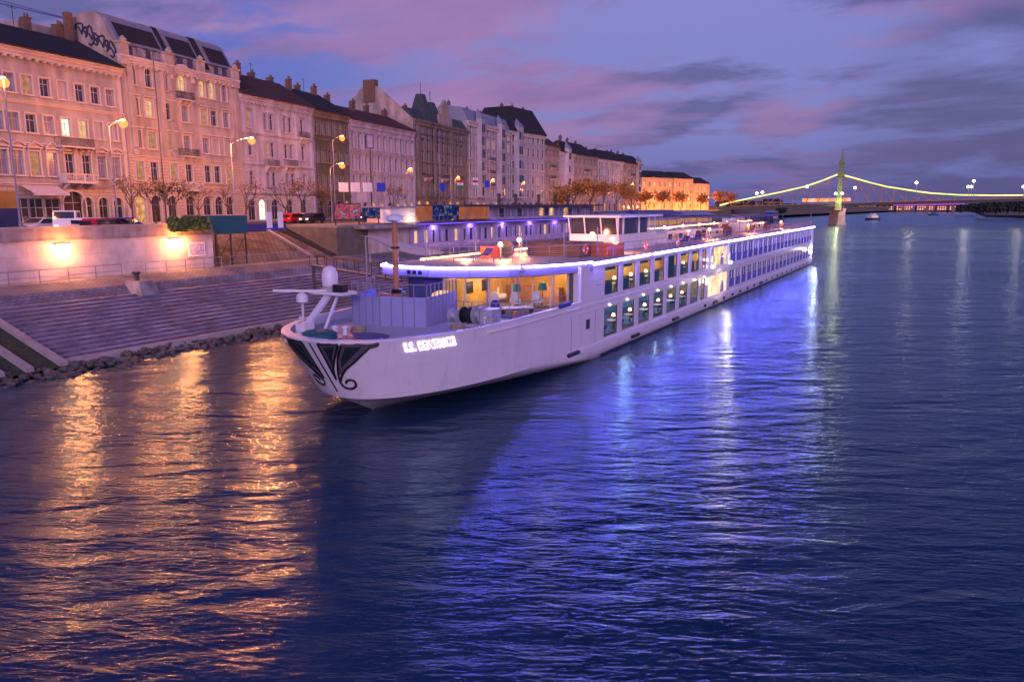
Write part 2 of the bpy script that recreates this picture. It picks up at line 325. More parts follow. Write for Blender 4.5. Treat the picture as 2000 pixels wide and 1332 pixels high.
M['screen_a'] = screen_mat('billboard_image_red_blue', [(.30, (.01, .02, .16)), (.42, (.05, .10, .55)), (.50, (.85, .05, .10)), (.56, (.95, .25, .22)), (.62, (.02, .03, .25)), (.72, (.7, .6, .7))], .5, .75)
M['screen_b'] = screen_mat('billboard_image_navy', [(.30, (.01, .02, .10)), (.48, (.02, .05, .30)), (.56, (.05, .08, .35)), (.60, (.7, .5, .5)), (.66, (.02, .03, .2))], .4, .9)
M['mapart'] = mat('printed_map', (.42, .40, .55), .5, .55, 5.)
M['flag_r'] = mat('flag_red', (.6, .02, .03), .8); M['flag_w'] = mat('flag_white', (.8, .78, .78), .8); M['flag_g'] = mat('flag_green', (.02, .25, .06), .8)
M['lining'] = mat('grey_awning', (.46, .42, .46), .8, .08, 3., stretch=(4, 1, 1)); M['graff'] = mat('graffiti_paint', (.03, .03, .07), .8)
# ------------------------------------------------------------------ ground, river
def struct(o): o['kind'] = 'structure'; return o
wm = MB(); wm.quad((-1500, -300, 0), (2500, -300, 0), (2500, 3200, 0), (-1500, 3200, 0))
struct(wm.build('water', water_mat()))
def shift(y): return 0 if y < 175 else -(y - 175) * .15
YS = [-60, 0, 51.9]
def strip(prof, ys, name, mats, sh=True, mi=None):
    mb = MB()
    for i in range(len(ys) - 1):
        a, b = ys[i], ys[i + 1]; sa, sb = (shift(a), shift(b)) if sh else (0, 0)
        for j in range(len(prof) - 1):
            p, q = prof[j], prof[j + 1]
            if mi: mb.mat(mi[j])
            mb.quad((p[0]+sa, a, p[1]), (p[0]+sb, b, p[1]), (q[0]+sb, b, q[1]), (q[0]+sa, a, q[1]))
    return mb.build(name, mats)
LONG = [-60, 51.9, 90, 130, 175, 250, 330, 425, 600]
# embankment below the quay: kerb, steps, cobbled slope
prof = [(-50.2, -1.5), (-50.6, .35), (-50.9, .62), (-51.5, .62)]; mi = [0, 1, 1]
x, z = -51.5, .62
prof_k = list(prof)
prof2 = [(x, z)]
for k in range(13):
    z += .215; prof2.append((x + .04, z)); x -= .70; prof2.append((x, z + .012))
prof3 = [(x, z - .012), (-61.5, 4.12), (-64.2, 4.6)]
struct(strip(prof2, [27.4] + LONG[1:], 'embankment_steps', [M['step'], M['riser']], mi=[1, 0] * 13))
struct(strip(prof3, [27.4] + LONG[1:], 'cobbled_slope', M['cobble']))
tag(strip([(-50.2, -.6), (-50.65, .58), (-50.75, .68), (-51.3, .69), (-51.5, .60)], [27.4] + LONG[1:], 'stone_kerb', M['coping']), kind='structure')
struct(strip([(-64.2, 4.6), (-75.2, 4.6)], LONG, 'quay', M['pave']))
# left part of the bank: cross-slope rails and rubble
def slope_z(x): return .62 + (min(max(-51.5 - x, 0), 12.7)) / 12.7 * 3.98
cs = MB()
for i, (ya, yb) in enumerate([(23.0, 23.45), (24.7, 25.2), (26.85, 27.4)]):
    cs.add([(-50.3, ya, .2), (-50.3, yb, .2), (-64.2, yb, 4.2), (-64.2, ya, 4.2), (-50.3, ya, .66), (-50.3, yb, .66), (-64.2, yb, 4.63), (-64.2, ya, 4.63)],
           [(4, 5, 6, 7), (0, 1, 5, 4), (1, 2, 6, 5), (0, 4, 7, 3)])
tag(cs.build('slipway_rails', M['coping']), kind='structure')
sg = MB(); sg.quad((-50.2, 22, .35), (-50.2, 27.38, .35), (-64.2, 27.38, 4.4), (-64.2, 22, 4.4)); struct(sg.build('weedy_ground', M['moss']))
sg = MB(); n = 30
vs = [( -50 - 14.2 * i / n, -60 + 83 * j / 60, .25 + 4.35 * i / n + random.uniform(-.1, .1)) for i in range(n + 1) for j in range(61)]
sg.add(vs, [(i*61+j, i*61+j+1, (i+1)*61+j+1, (i+1)*61+j) for i in range(n) for j in range(60)])
struct(sg.build('rubble_bank', M['slope']))
def rocks(name, spots, label, mat_):
    mb = MB()
    for (x, y, z, r) in spots:
        vs = []
        for a in range(6):
            for b in (-.6, .2, .75):
                t = a * pi / 3 + random.uniform(-.3, .3); rr = r * sqrt(1 - b * b) * random.uniform(.75, 1.2)
                vs.append((x + rr * cos(t), y + rr * sin(t) * 1.2, z + b * r * .75 * random.uniform(.8, 1.2)))
        vs += [(x, y, z - r * .7), (x + random.uniform(-.1, .1) * r, y, z + r * .8)]
        fs = []
        for a in range(6):
            c = (a + 1) % 6
            for k in range(2): fs.append((a*3+k, c*3+k, c*3+k+1, a*3+k+1))
            fs += [(18, c*3, a*3), (19, a*3+2, c*3+2)]
        mb.add(vs, fs)
    return tag(mb.build(name, mat_), label, 'rocks', kind='stuff')
sp = []
for k in range(1500):
    y = random.uniform(10, 100); t = random.random(); xx = -50.6 + 2.3 * t + random.uniform(-.15, .15)
    sp.append((xx + (.35 * sin(y * .5) + .25 * sin(y * 1.7)), y, .42 - .62 * t, random.choice([.12, .18, .25, .34])))
for k in range(500):
    y = random.uniform(8, 23); t = random.random(); sp.append((-50.5 - 4 * t, y, .45 + 1.2 * t, random.choice([.1, .16, .24])))
rocks('riprap_rocks', sp, 'dark wet riprap rocks along the waterline under the stone kerb', M['rock'])
# quay wall with coping, signs and lamps (left)
wt = thing('quay_wall', 'long pale lit quay wall with weathered parapet and two wall lamps', 'wall', (-66, 0, 4.6))
MB().box(-9.2, 0, -60, 51.9, 0, 3.35).build('wall_face', M['qwall'], wt)
MB().box(-9.2, .12, -60, 52.0, 3.35, 3.5).box(-.5, .05, -60, 51.95, 3.5, 4.45).build('parapet', M['qband'], wt)
MB().box(-.58, .12, -60, 52.02, 4.45, 4.58).build('coping', M['coping'], wt)
for y_ in (36.4, 47.4):
    f = MB().box(0.125, .42, y_ - .62, y_ + .62, 3.02, 3.14).box(.125, .2, y_ - .4, y_ + .4, 2.75, 3.02).build('wall_lamp', M['iron'], wt)
    MB().box(.16, .44, y_ - .56, y_ + .56, 2.8, 3.017).build('lens', M['wlamp'], f)
    light('wall_lamp_light', (.95, y_, 2.85), 1350, (1., .27, .055), .32, wt)
sgn = MB().box(.004, .06, 48.9, 50.9, 1.22, 2.62).build('map_board', M['signw'], wt)
MB().box(.062, .07, 49.05, 50.75, 1.36, 2.48).build('map_print', M['mapart'], sgn)
# upper terrain
g = MB()
ul = [(-66.5, -60), (-66.5, 51.9), (-75, 52.0), (-75, 70.6), (-66.2, 70.6), (-66.2, 175), (-66.2 + shift(250), 250), (-66.2 + shift(330), 330), (-66.2 + shift(425), 425), (-66.2 + shift(600), 600), (-60, 1500), (-1500, 1500), (-1500, -60)]
g.prism([(a - .02, b) for a, b in ul], 2.0, ST - .15); struct(g.build('ground', M['ground']))
def sheet(name, x0, x1, z, m, ys=[-60, 51.9, 100, 175, 250, 330, 425]):
    mb = MB()
    for a, b in zip(ys[:-1], ys[1:]): mb.box(0, 0, 0, 0, 0, 0) if False else mb.quad((x0(a), a, z), (x1(a), a, z), (x1(b), b, z), (x0(b), b, z))
    return struct(mb.build(name, m))
# ------------------------------------------------------------------ building line
CP = [-70, 256, 478, 617, 686, 811, 914, 997, 1063, 1091, 1120, 1165, 1215, 1250]
CZ = [126800 / (1530 - p) for p in CP[:7]] + [238, 257, 270, 285, 305, 330, 350]
CW = [on_depth(p, 400, Z) for p, Z in zip(CP, CZ)]
def fx(y):                                   # facade line x at world y
    for a, b in zip(CW[:-1], CW[1:]):
        if y <= b.y: break
    return a.x + (b.x - a.x) * (y - a.y) / (b.y - a.y)
sheet('road', lambda y: fx(y) + 5, lambda y: -75.3 + shift(y), ST, M['asphalt'])
pv = MB()
ysx = [-60, 20, 60, 100, 140, 180, 220, 260, 300, 340]
for a, b in zip(ysx[:-1], ysx[1:]):
    for (o0, o1) in ((-.3, 5), ):
        pv.add([(fx(a)+o0, a, ST), (fx(a)+o1, a, ST), (fx(b)+o1, b, ST), (fx(b)+o0, b, ST), (fx(a)+o0, a, ST+.13), (fx(a)+o1, a, ST+.13), (fx(b)+o1, b, ST+.13), (fx(b)+o0, b, ST+.13)],
               [(4, 5, 6, 7), (1, 2, 6, 5)])
struct(pv.build('pavement', M['pave']))
pr = MB(); pr.box(-75.3, -67.0, -60, 51.7, ST - .15, ST + .12).box(-79, -75.1, 52.2, 70.4, ST - .15, ST + .1).box(-75.3, -66.3, 70.8, 175, ST - .15, ST + .12)
struct(pr.build('promenade', M['pave']))
# recess behind the cabin: revetment slope, blue parapet, ramps and stairs
rv = MB()
def rvp(u, y): return (-75 + 8.6 * u, y, 7.7 - 3.1 * u)
rv.quad(rvp(0, 52), rvp(0, 70.55), rvp(1, 70.55), rvp(1, 52)); rv.box(-75.2, -74.98, 52, 70.6, 4.5, 7.72)
struct(rv.build('revetment_slope', M['slope']))
tag(MB().box(-75.35, -75.0, 52, 70.55, 7.7, 8.62).build('street_parapet', M['bluefascia']), 'long low blue parapet on the street edge beyond the teal cabin', 'parapet')
def band(y0, y1, w, h, m, name):           # a strip running down the slope, slanting
    a = MB(); n = 1
    p = [rvp(0, y0), rvp(0, y0 + w), rvp(1, y1 + w), rvp(1, y1)]
    p = [Vector(v) + Vector((0, 0, .006)) for v in p]; t = [v + Vector((0, 0, h)) for v in p]
    a.add(p + t, [(4, 5, 6, 7), (0, 1, 5, 4), (1, 2, 6, 5), (2, 3, 7, 6), (3, 0, 4, 7)]); return a.build(name, m)
tag(band(67.2, 66.4, .35, .28, M['coping'], 'slope_kerb'), kind='structure')
tag(band(69.2, 69.6, .3, .5, M['iron'], 'dark_kerb'), kind='structure')
st = MB()
for k in range(22):
    u = k / 22; st.box(-75 + 8.6 * u, -75 + 8.6 * (u + 1/22) + .003, 70.6, 73.6, 4.4, 7.9 - 3.2 * u)
struct(st.build('ramp', M['ramp']))
st = MB()
for k in range(20):
    u = k / 20; st.box(-75 + 8.6 * u, -75 + 8.6 * (u + 1/20) + .003, 73.7, 76.4, 4.4, 8.25 - 3.5 * u)
struct(st.build('stairs', M['step']))
# ------------------------------------------------------------------ windows & facades
PANES = {'d': 'pane_d', 'c': 'pane_c', 'b': 'pane_b', 'l': 'pane_lit', 'm': 'pane_dim', 'w': 'pane_white', 's': 'pane_shop', 'o': 'pane_door'}
WC = {}
def arch_pts(w, h, r, n=8):      # from left spring over crown to right spring, opening centred on 0
    k = r / (w / 2)
    return [(-w/2 * cos(pi * i / n), h - r + r * sin(pi * i / n)) for i in range(n + 1)]
def window_meshes(w, h, style, arch, trim, frame, p):
    key = (round(w, 2), round(h, 2), style, arch, trim, frame)
    if key not in WC:
        mb = MB(); r = w / 2 if arch == 'r' else (w * .22 if arch == 's' else 0)
        t = .17; d = .14
        if style != 'none':
            for s in (-1, 1): mb.box(min(s*w/2, s*(w/2+t)), max(s*w/2, s*(w/2+t)), -d, .02, 0, h - r)
            if arch:
                pts = arch_pts(w, h, r)
                for a, b in zip(pts[:-1], pts[1:]):
                    c = (0, h - r); oa = (a[0] * (1 + 2*t/w), c[1] + (a[1]-c[1]) * (1 + t / max(r, .1))); ob = (b[0] * (1 + 2*t/w), c[1] + (b[1]-c[1]) * (1 + t / max(r, .1)))
                    mb.add([(a[0], -d, a[1]), (b[0], -d, b[1]), (ob[0], -d, ob[1]), (oa[0], -d, oa[1]), (a[0], .02, a[1]), (b[0], .02, b[1]), (ob[0], .02, ob[1]), (oa[0], .02, oa[1])],
                           [(0, 1, 2, 3), (0, 4, 5, 1), (3, 2, 6, 7)])
            else: mb.box(-w/2 - t, w/2 + t, -d, .02, h, h + t)
            mb.box(-w/2 - t - .08, w/2 + t + .08, -.28, .02, -.16, 0)                       # sill
            if style in ('hood', 'ped'):
                mb.box(-w/2 - .32, w/2 + .32, -.36, .02, h + t + .16, h + t + .32)
                for s in (-1, 1): mb.box(min(s*(w/2+.05), s*(w/2+.2)), max(s*(w/2+.05), s*(w/2+.2)), -.17, .02, h + .02, h + t + .16)
            if style == 'ped':
                q = h + t + .302
                for s in (-1, 1):
                    mb.extr([(s*(w/2+.36), q+.02), (s*(w/2+.36), q+.16), (0, q+.74), (0, q+.56)], (0, -.40, 0), (1,0,0), (0,0,1), (0,1,0), .42)
                mb.extr([(-w/2-.2, q), (w/2+.2, q), (0, q+.46)], (0, -.12, 0), (1,0,0), (0,0,1), (0,1,0), .13)
            if style == 'apron': mb.box(-w/2, w/2, -.06, .02, -.95, -.2).box(-w/2+.15, w/2-.15, -.10, -.06, -.82, -.34)
        mb.mat(1); f = .07
        for s in (-1, 1): mb.box(min(s*w/2, s*(w/2-f)), max(s*w/2, s*(w/2-f)), .16, .235, 0, h)
        mb.box(-w/2+f, w/2-f, .16, .235, 0, f); mb.box(-w/2+f, w/2-f, .16, .235, h - f, h)
        mb.box(-.035, .035, .17, .235, f, h - f)
        tr = h * .66
        for s in (-1, 1): mb.box(min(s*.035, s*(w/2-f)), max(s*.035, s*(w/2-f)), .165, .235, tr, tr + f)
        WC[key] = mb.mesh('window', [M[trim], M[frame]])
    pk = ('pane', round(w, 2), round(h, 2), p)
    if pk not in WC: WC[pk] = MB().add([(-w/2, .2, 0), (w/2, .2, 0), (w/2, .2, h), (-w/2, .2, h)], [(0, 1, 2, 3)]).mesh('pane', M[PANES[p]])
    return WC[key], WC[pk]
def put_window(parent, u, v, w, h, style, arch, trim, frame, p, name='window'):
    a, b = window_meshes(w, h, style, arch, trim, frame, p)
    o = link(name, a, parent, (u, 0, v)); link('pane', b, o); return o
def facade_grid(mb, W, H, ops, depth=.3, zmat=None, y=0.):
    us = sorted({0, W} | {o[0] for o in ops} | {o[1] for o in ops}); vs = sorted({0, H} | {o[2] for o in ops} | {o[3] for o in ops} | ({zmat} if zmat else set()))
    us = [a for a in us if 0 <= a <= W]; vs = [a for a in vs if 0 <= a <= H]
    for v0, v1 in zip(vs[:-1], vs[1:]):
        run = None
        for u0, u1 in zip(us[:-1], us[1:]):
            cu, cv = (u0 + u1) / 2, (v0 + v1) / 2
            hole = any(o[0] < cu < o[1] and o[2] < cv < o[3] for o in ops)
            if not hole: run = (run[0], u1) if run else (u0, u1)
            if (hole or u1 == us[-1]) and run:
                mb.mat(1 if (zmat and cv < zmat) else 0); mb.quad((run[0], y, v0), (run[1], y, v0), (run[1], y, v1), (run[0], y, v1)); run = None
    for o in ops:
        u0, u1, v0, v1 = o[:4]; mb.mat(0)
        mb.quad((u0, y, v0), (u0, y+depth, v0), (u0, y+depth, v1), (u0, y, v1)); mb.quad((u1, y, v0), (u1, y, v1), (u1, y+depth, v1), (u1, y+depth, v0))
        mb.quad((u0, y, v0), (u1, y, v0), (u1, y+depth, v0), (u0, y+depth, v0)); mb.quad((u0, y, v1), (u0, y+depth, v1), (u1, y+depth, v1), (u1, y, v1))
        if len(o) > 4 and o[4]:
            w = u1 - u0; h = v1 - v0; r = w / 2 if o[4] == 'r' else w * .22; pts = [(u0 + w/2 + a, v0 + b) for a, b in arch_pts(w, h, r)]
            for a, b in zip(pts[:-1], pts[1:]):
                mb.quad((a[0], y-.004, a[1]), (b[0], y-.004, b[1]), (b[0], y-.004, v1 + .002), (a[0], y-.004, v1 + .002))
                mb.quad((a[0], y-.004, a[1]), (a[0], y+depth*.9, a[1]), (b[0], y+depth*.9, b[1]), (b[0], y-.004, b[1]))
class Bld:
    def __init__(s, i, label, cat='building', **k):
        s.A, s.B = CW[i], CW[i + 1]; d = (s.B - s.A); s.W = d.xy.length; s.rz = atan2(d.y, d.x); s.dir = d.xy.normalized()
        s.root = thing('apartment_building', label, cat, (s.A.x, s.A.y, ST), s.rz, 'apartment houses along the upper quay'); s.ops = []; s.k = k; s.wins = []
        s.n = Vector((s.dir.y, -s.dir.x))
    def uv(s, px, py):
        d = ray(px, py); n = s.n; t = (s.A.x * n.x + s.A.y * n.y) / (d[0] * n.x + d[1] * n.y)
        P = Vector((d[0] * t, d[1] * t, CAM_H + d[2] * t)); return ((P.xy - s.A.xy).dot(s.dir), P.z - ST)
    def v(s, px, py): return s.uv(px, py)[1]
    def win(s, u, v0, v1, w, style='plain', arch=None, p='d', name='window'):
        if u - w/2 < .15 or u + w/2 > s.W - .15: return
        s.ops.append((u - w/2, u + w/2, v0, v1, arch)); s.wins.append((u, v0, v1, w, style, arch, p, name))
    def finish(s, H, wall, trim, roof=None, D=13, rust_to=0, rust_mat=None, cornice=.7, frame='frame_w', ridge=4.5, bands=(), side='gable', chim=3, roofk='gable', downpipe=True, quoins=False):
        r = s.root; s.H = H; mb = MB(); facade_grid(mb, s.W, H, s.ops, zmat=rust_to)
        mb.build('wall', [M[wall], M[rust_mat or wall]], r)
        MB().quad((0, 0, 0), (0, 0, H), (0, D, H), (0, D, 0)).quad((s.W, 0, 0), (s.W, D, 0), (s.W, D, H), (s.W, 0, H)).quad((0, D, 0), (0, D, H), (s.W, D, H), (s.W, D, 0)).build('party_wall', M[side], r)
        for (u, v0, v1, w, st_, ar, p, nm) in s.wins: put_window(r, u, v0, w, v1 - v0, st_, ar, trim, frame, p, nm)
        c = MB(); e = cornice
        if e: c.box(-.05, s.W + .05, -e * .5, .02, H - .9, H - .55).box(-.05, s.W + .05, -e * .8, .02, H - .55, H - .25).box(-.08, s.W + .08, -e, .3, H - .25, H)
        if e > .5:
            k = int(s.W / .9)
            for j in range(k): c.box((j + .3) * s.W / k, (j + .6) * s.W / k, -e * .75, -.01, H - 1.15, H - .905)
        if e: c.build('cornice', M[trim], r)
        for b in bands: MB().box(.02, s.W - .02, -.32, .02, b, b + .12).box(.02, s.W - .02, -.12, .02, b - .22, b).build('string_course', M[trim], r)
        if quoins: 
            for u0, u1 in ((.03, .55), (s.W - .55, s.W - .03)): MB().box(u0, u1, -.1, .02, 0, H - .92).build('pilaster', M[trim], r)
        if downpipe: MB().bar((.12, -.16, .2), (.12, -.16, H - 1.2), .07, n=6).build('downpipe', M['zinc'], r)
        if roof:
            rf = MB(); o = .35 + (cornice or .3)
            if roofk == 'gable':
                yf, yb = -o, D + .3; ym = D / 2; zr = H + ridge
                P = [(yf, H + .01), (yf, H + .12), (ym, zr), (yb, H + .12), (yb, H + .01)]
                rf.extr(P, (0, 0, 0), (0, 1, 0), (0, 0, 1), (1, 0, 0), s.W)
            elif roofk == 'mansard':
                P = [(-.2, H + .01), (1.6, H + ridge * .8), (D / 2, H + ridge), (D, H + .01)]
                rf.extr(P, (0, 0, 0), (0, 1, 0), (0, 0, 1), (1, 0, 0), s.W)
            elif roofk == 'hip':
                a = min(3.5, s.W * .35); vs = [(0, -o, H+.01), (s.W, -o, H+.01), (s.W, D, H+.01), (0, D, H+.01), (a, 3, H+ridge), (s.W-a, 3, H+ridge), (s.W-a, D-3, H+ridge), (a, D-3, H+ridge)]
                rf.add(vs, [(0, 1, 5, 4), (1, 2, 6, 5), (2, 3, 7, 6), (3, 0, 4, 7), (4, 5, 6, 7), (3, 2, 1, 0)])
            s.roof = rf.build('roof', M[roof], r)
            random.seed(int(s.W * 97))
            for j in range(chim):
                u = s.W * (j + .5 + random.uniform(-.25, .25)) / chim; yy = D / 2 + random.uniform(-1.5, .8); h = random.uniform(.7, 1.8); zz = H + ridge - 1.2
                cb = MB().box(u - random.uniform(.4, 1.1), u + .4, yy - .35, yy + .35, zz, zz + 1.2 + h).box(u - .3, u + .5, yy - .42, yy + .42, zz + 1.2 + h, zz + 1.35 + h)
                for t in (-.15, .25): cb.bar((u + t, yy, zz + 1.3 + h), (u + t, yy, zz + 1.8 + h), .12, n=6)
                cb.build('chimney', M['chimney'], s.roof)
            if chim: MB().bar((s.W * .6, D / 2, H + ridge - .3), (s.W * .6, D / 2, H + ridge + 2.4), .04).bar((s.W * .6 - .6, D / 2, H + ridge + 2.1), (s.W * .6 + .6, D / 2, H + ridge + 2.1), .03).build('aerial', M['iron'], s.roof)
        return r
def balcony(r, u, v, w, d=1.1, stone=False, bulge=False):
    mb = MB(); mb.box(u - w/2, u + w/2, -d, .01, v - .18, v)
    for t in (-.38, 0, .38): mb.extr([(0, v - .18), (0, v - .95), (-.25, v - .8), (-d * .8, v - .3), (-d * .8, v - .18)], (u + t * w - .09, 0, 0), (0, 1, 0), (0, 0, 1), (1, 0, 0), .18)
    b = mb.build('balcony', M['trim'], r); q = MB(); h = .98
    if stone:
        q.box(u - w/2, u + w/2, -d, -d + .14, v, v + .14).box(u - w/2, u + w/2, -d - .02, -d + .16, v + h - .14, v + h)
        k = int(w / .3)
        for j in range(k + 1):
            x = u - w/2 + w * j / k; q.lathe((x, -d + .07, v + .14), [(.05, 0), (.09, .15), (.04, .4), (.06, .7)], 6) if j % 4 else q.box(x - .12, x + .12, -d, -d + .14, v + .14, v + h - .14)
        for s_ in (-1, 1): q.box(u + s_ * w/2 - .07, u + s_ * w/2 + .07, -d, 0, v, v + h)
        q.build('balustrade', M['trim'], b)
    else:
        e = .12 if bulge else 0
        q.box(u - w/2, u + w/2, -d, -d + .04, v + h - .05, v + h).box(u - w/2, u + w/2, -d, -d + .03, v + .05, v + .08).box(u - w/2, u + w/2, -d, -d + .03, v + .5, v + .53)
        k = int(w / .13)
        for j in range(k + 1):
            x = u - w/2 + w * j / k; q.bar((x, -d + .02, v), (x, -d + .02 - e, v + .35), .018).bar((x, -d + .02 - e, v + .35), (x, -d + .02, v + h), .018)
        for s_ in (-1, 1):
            q.box(u + s_ * w/2 - .02, u + s_ * w/2 + .02, -d, 0, v + h - .05, v + h)
            for j in range(6): q.bar((u + s_ * w/2, -d + d * j / 6, v), (u + s_ * w/2, -d + d * j / 6, v + h), .018)
        q.build('railing', M['iron'], b)
    return b
# --- B1
b = Bld(0, 'cream four-storey corner house with triangular pediments, nearest at the left edge'); R_ = random.Random(5)
cols = [b.uv(x, y)[0] for x, y in ((-45, 162), (-14, 163), (17, 165), (51, 166), (86, 170), (121, 178), (155, 185), (185, 188), (214, 194))]
rows = [(b.v(51, 184), b.v(51, 148), 'plain'), (b.v(56, 259), b.v(56, 223), 'plain'), (b.v(64, 343), b.v(64, 296), 'ped')]
pp = ['cccmdbddc', 'cccdcwlbb', 'cccmcddcc']
cols2 = [b.uv(x, y)[0] for x, y in ((-36, 240), (-4, 240), (26, 240), (57, 242), (90, 245), (124, 246), (160, 250), (191, 254), (221, 258))]
for ri, (v0, v1, stl) in enumerate(rows):
    for ci, u in enumerate(cols):
        b.win(u, v0, v1, 1.25, stl, None, pp[ri][ci])
v0, v1 = .35, b.v(204, 386)
ug = b.uv(146, 410)[0]
b.win(ug, .15, b.v(146, 374), 3.0, 'plain', 'r', 'o', 'gate')
for x, y in ((172, 410), (203, 410), (232, 412)): b.win(b.uv(x, y)[0], .4, v1, 1.5, 'plain', 'r', 'o')
for x, y in ((44, 410), (72, 410), (105, 410), (-20, 410)): b.win(b.uv(x, y)[0], .2, 3.4, 1.9, 'none', None, 'o', 'shop_window')
b1H = b.v(0, 88)
r = b.finish(b1H, 'cream', 'trim', 'slate', rust_to=4.9, rust_mat='rust_cream', quoins=True, cornice=.8, ridge=3.8, chim=4, bands=(b.v(100, 286 - 5) - .2, b.v(56, 200), 5.0), frame='frame_w')
u0 = b.uv(104, 270)[0]; u1 = b.uv(168, 272)[0]; balcony(r, (u0 + u1) / 2, b.v(137, 287), u1 - u0, 1.2, bulge=True)
u0 = b.uv(116, 352)[0]; u1 = b.uv(176, 352)[0]; balcony(r, (u0 + u1) / 2, b.v(140, 356), u1 - u0, 1.3, stone=True)
u0 = b.uv(40, 375)[0]; u1 = b.uv(112, 378)[0]; va = b.v(60, 368)
aw = MB().add([(u0, -.02, va + .3), (u1, -.02, va + .3), (u1, -2.0, va - .55), (u0, -2.0, va - .55), (u0, -2.0, va - .8), (u1, -2.0, va - .8)], [(0, 1, 2, 3), (3, 2, 5, 4)]); aw.build('awning', M['lining'], r)
# --- B2
b = Bld(1, 'tall warm cream house with arched top windows, three metal mansard bays and graffiti gable')
ar = [(256, 148, 'd'), (288.6, 152, 'd'), (328, 157, 'c'), (394, 175, 'l'), (413, 177, 'l'), (437, 184, 'c')]
v0, v1 = b.v(256, 165), b.v(256, 128)
for x, y, p in ar: b.win(b.uv(x, y)[0], v0, v1, 1.15, 'plain', 'r', p)
uc = b.uv(354, 164)[0]; b.win(uc, b.v(354, 178), b.v(354, 148), 1.5, 'plain', 'r', 'l')
cx = [b.uv(x, y)[0] for x, y in ((262, 207), (291, 212), (330, 215), (361, 228), (398, 232), (417, 234), (441, 236))]
rws = [((b.v(290, 229), b.v(290, 196)), 'bldcmdc', 'hood'), ((b.v(297, 291), b.v(297, 258)), 'cmmccbb', 'hood'), ((b.v(271, 352), b.v(271, 315)), 'mdmdddm', 'plain')]
for (v0, v1), ps, stl in rws:
    for u, p in zip(cx, ps): b.win(u, v0, v1, 1.35, stl, None, p)
for x, y in ((275, 405), (305, 405), (337, 405), (372, 405), (405, 405), (428, 405), (449, 406)): b.win(b.uv(x, y)[0], .3, b.v(275, 382), 1.75, 'plain', 'r', 'o' if x != 275 else 's')
H2 = b.v(236, 91) - 1.0
bv = b.v(247, 304)
r = b.finish(H2, 'pinkcream', 'trim', None, D=14, rust_to=bv, rust_mat='rust_pink', cornice=.6, bands=(bv, 4.7), frame='frame_w')
W = b.W
for px in (249, 309, 327, 459):
    u = b.uv(px, 120)[0]; u = min(max(u, .5), W - .5); MB().box(u - .45, u + .45, -.28, .01, bv + .2, H2 - 1.2).build('pilaster', M['pinkcream'], r)
uL, uR = b.uv(327, 120)[0], b.uv(388, 130)[0]
for u in (.7, uL, uR, W - .7):
    MB().box(u - .7, u + .7, -.5, .4, H2 - 1.2, H2 + 1.35).box(u - .85, u + .85, -.62, .45, H2 + 1.35, H2 + 1.6).lathe((u, -.3, H2 + 1.6), [(.35, 0), (.5, .3), (.1, .7)], 8).build('attic_pier', M['pinkcream'], r)
gb = MB(); n = 14
for k in range(n):
    a, c = pi * k / n, pi * (k + 1) / n; R0, R1 = 1.9, 2.3
    P = [(uc - R0 * cos(a), R0 * sin(a)), (uc - R0 * cos(c), R0 * sin(c)), (uc - R1 * cos(c), R1 * sin(c)), (uc - R1 * cos(a), R1 * sin(a))]; gb.extr([(p[0], p[1] + b.v(354, 160)) for p in P], (0, -.45, 0), (1, 0, 0), (0, 0, 1), (0, 1, 0), .46)
gb.build('arched_gable', M['trim'], r)
for (x, y, w, stn) in ((362, 196, 2.6, False), (371, 306, 3.2, False), (372, 372, 3.4, True)):
    uu, vv = b.uv(x, y); balcony(r, uc + .1, vv, w, .9, stone=stn)
# mansard: gable prism then three dark glazed bays in pale frames
zt = b.v(213, 14); zr = H2 + (zt - H2)
rf = MB().extr([(-.05, H2 + .01), (.3, H2 + 1.2), (2.3, zr - .8), (3.4, zr), (8, zr - .4), (14, H2 + .01)], (0, 0, 0), (0, 1, 0), (0, 0, 1), (1, 0, 0), W); b.roof = rf.build('roof', [M['gable']], r)
def mans(u0, u1, z0, z1, off, m, nm, par):
    f = lambda z: .3 + (z - (H2 + 1.2)) / (zr - .8 - H2 - 1.2) * 2.0 - off
    q = MB(); q.add([(u0, f(z0), z0), (u1, f(z0), z0), (u1, f(z1), z1), (u0, f(z1), z1), (u0, f(z0) + off, z0), (u1, f(z0) + off, z0), (u1, f(z1) + off, z1), (u0, f(z1) + off, z1)],
                    [(0, 1, 2, 3), (0, 3, 7, 4), (1, 5, 6, 2), (3, 2, 6, 7), (0, 4, 5, 1)]); return q.build(nm, m, par)
bay = [(.02, .36), (.42, .66), (.74, .97)]
for a, c in bay:
    u0, u1 = W * a, W * c; fr = mans(u0, u1, H2 + 1.5, zr - .6, .4, M['zinc'], 'roof_frame', b.roof)
    mans(u0 + .5, u1 - .5, H2 + 1.9, zr - 1.3, .5, M['slate'], 'roof_panel', b.roof)
    for k in range(4):
        u = u0 + .8 + (u1 - u0 - 1.6) * (k + .5) / 4; MB().box(u - .35, u + .35, -.1, .0, H2 + .25, H2 + 1.3).build('dormer_window', M['pane_c' if k % 2 else 'pane_d'], r)
for a, c in ((.37, .41), (.67, .73)): mans(W * a, W * c, H2 + .6, zr - .3, .25, M['slate'], 'slate_strip', b.roof)
MB().box(-1.7, -.85, 6.0, 6.7, b1H - 1 , zr - .3).build('chimney_stack', M['chimney'], b.roof)
MB().box(-6.5, -.01, 8.5, 12, b1H - 3, b1H + 5.2).build('rear_wing', M['gable'], r)
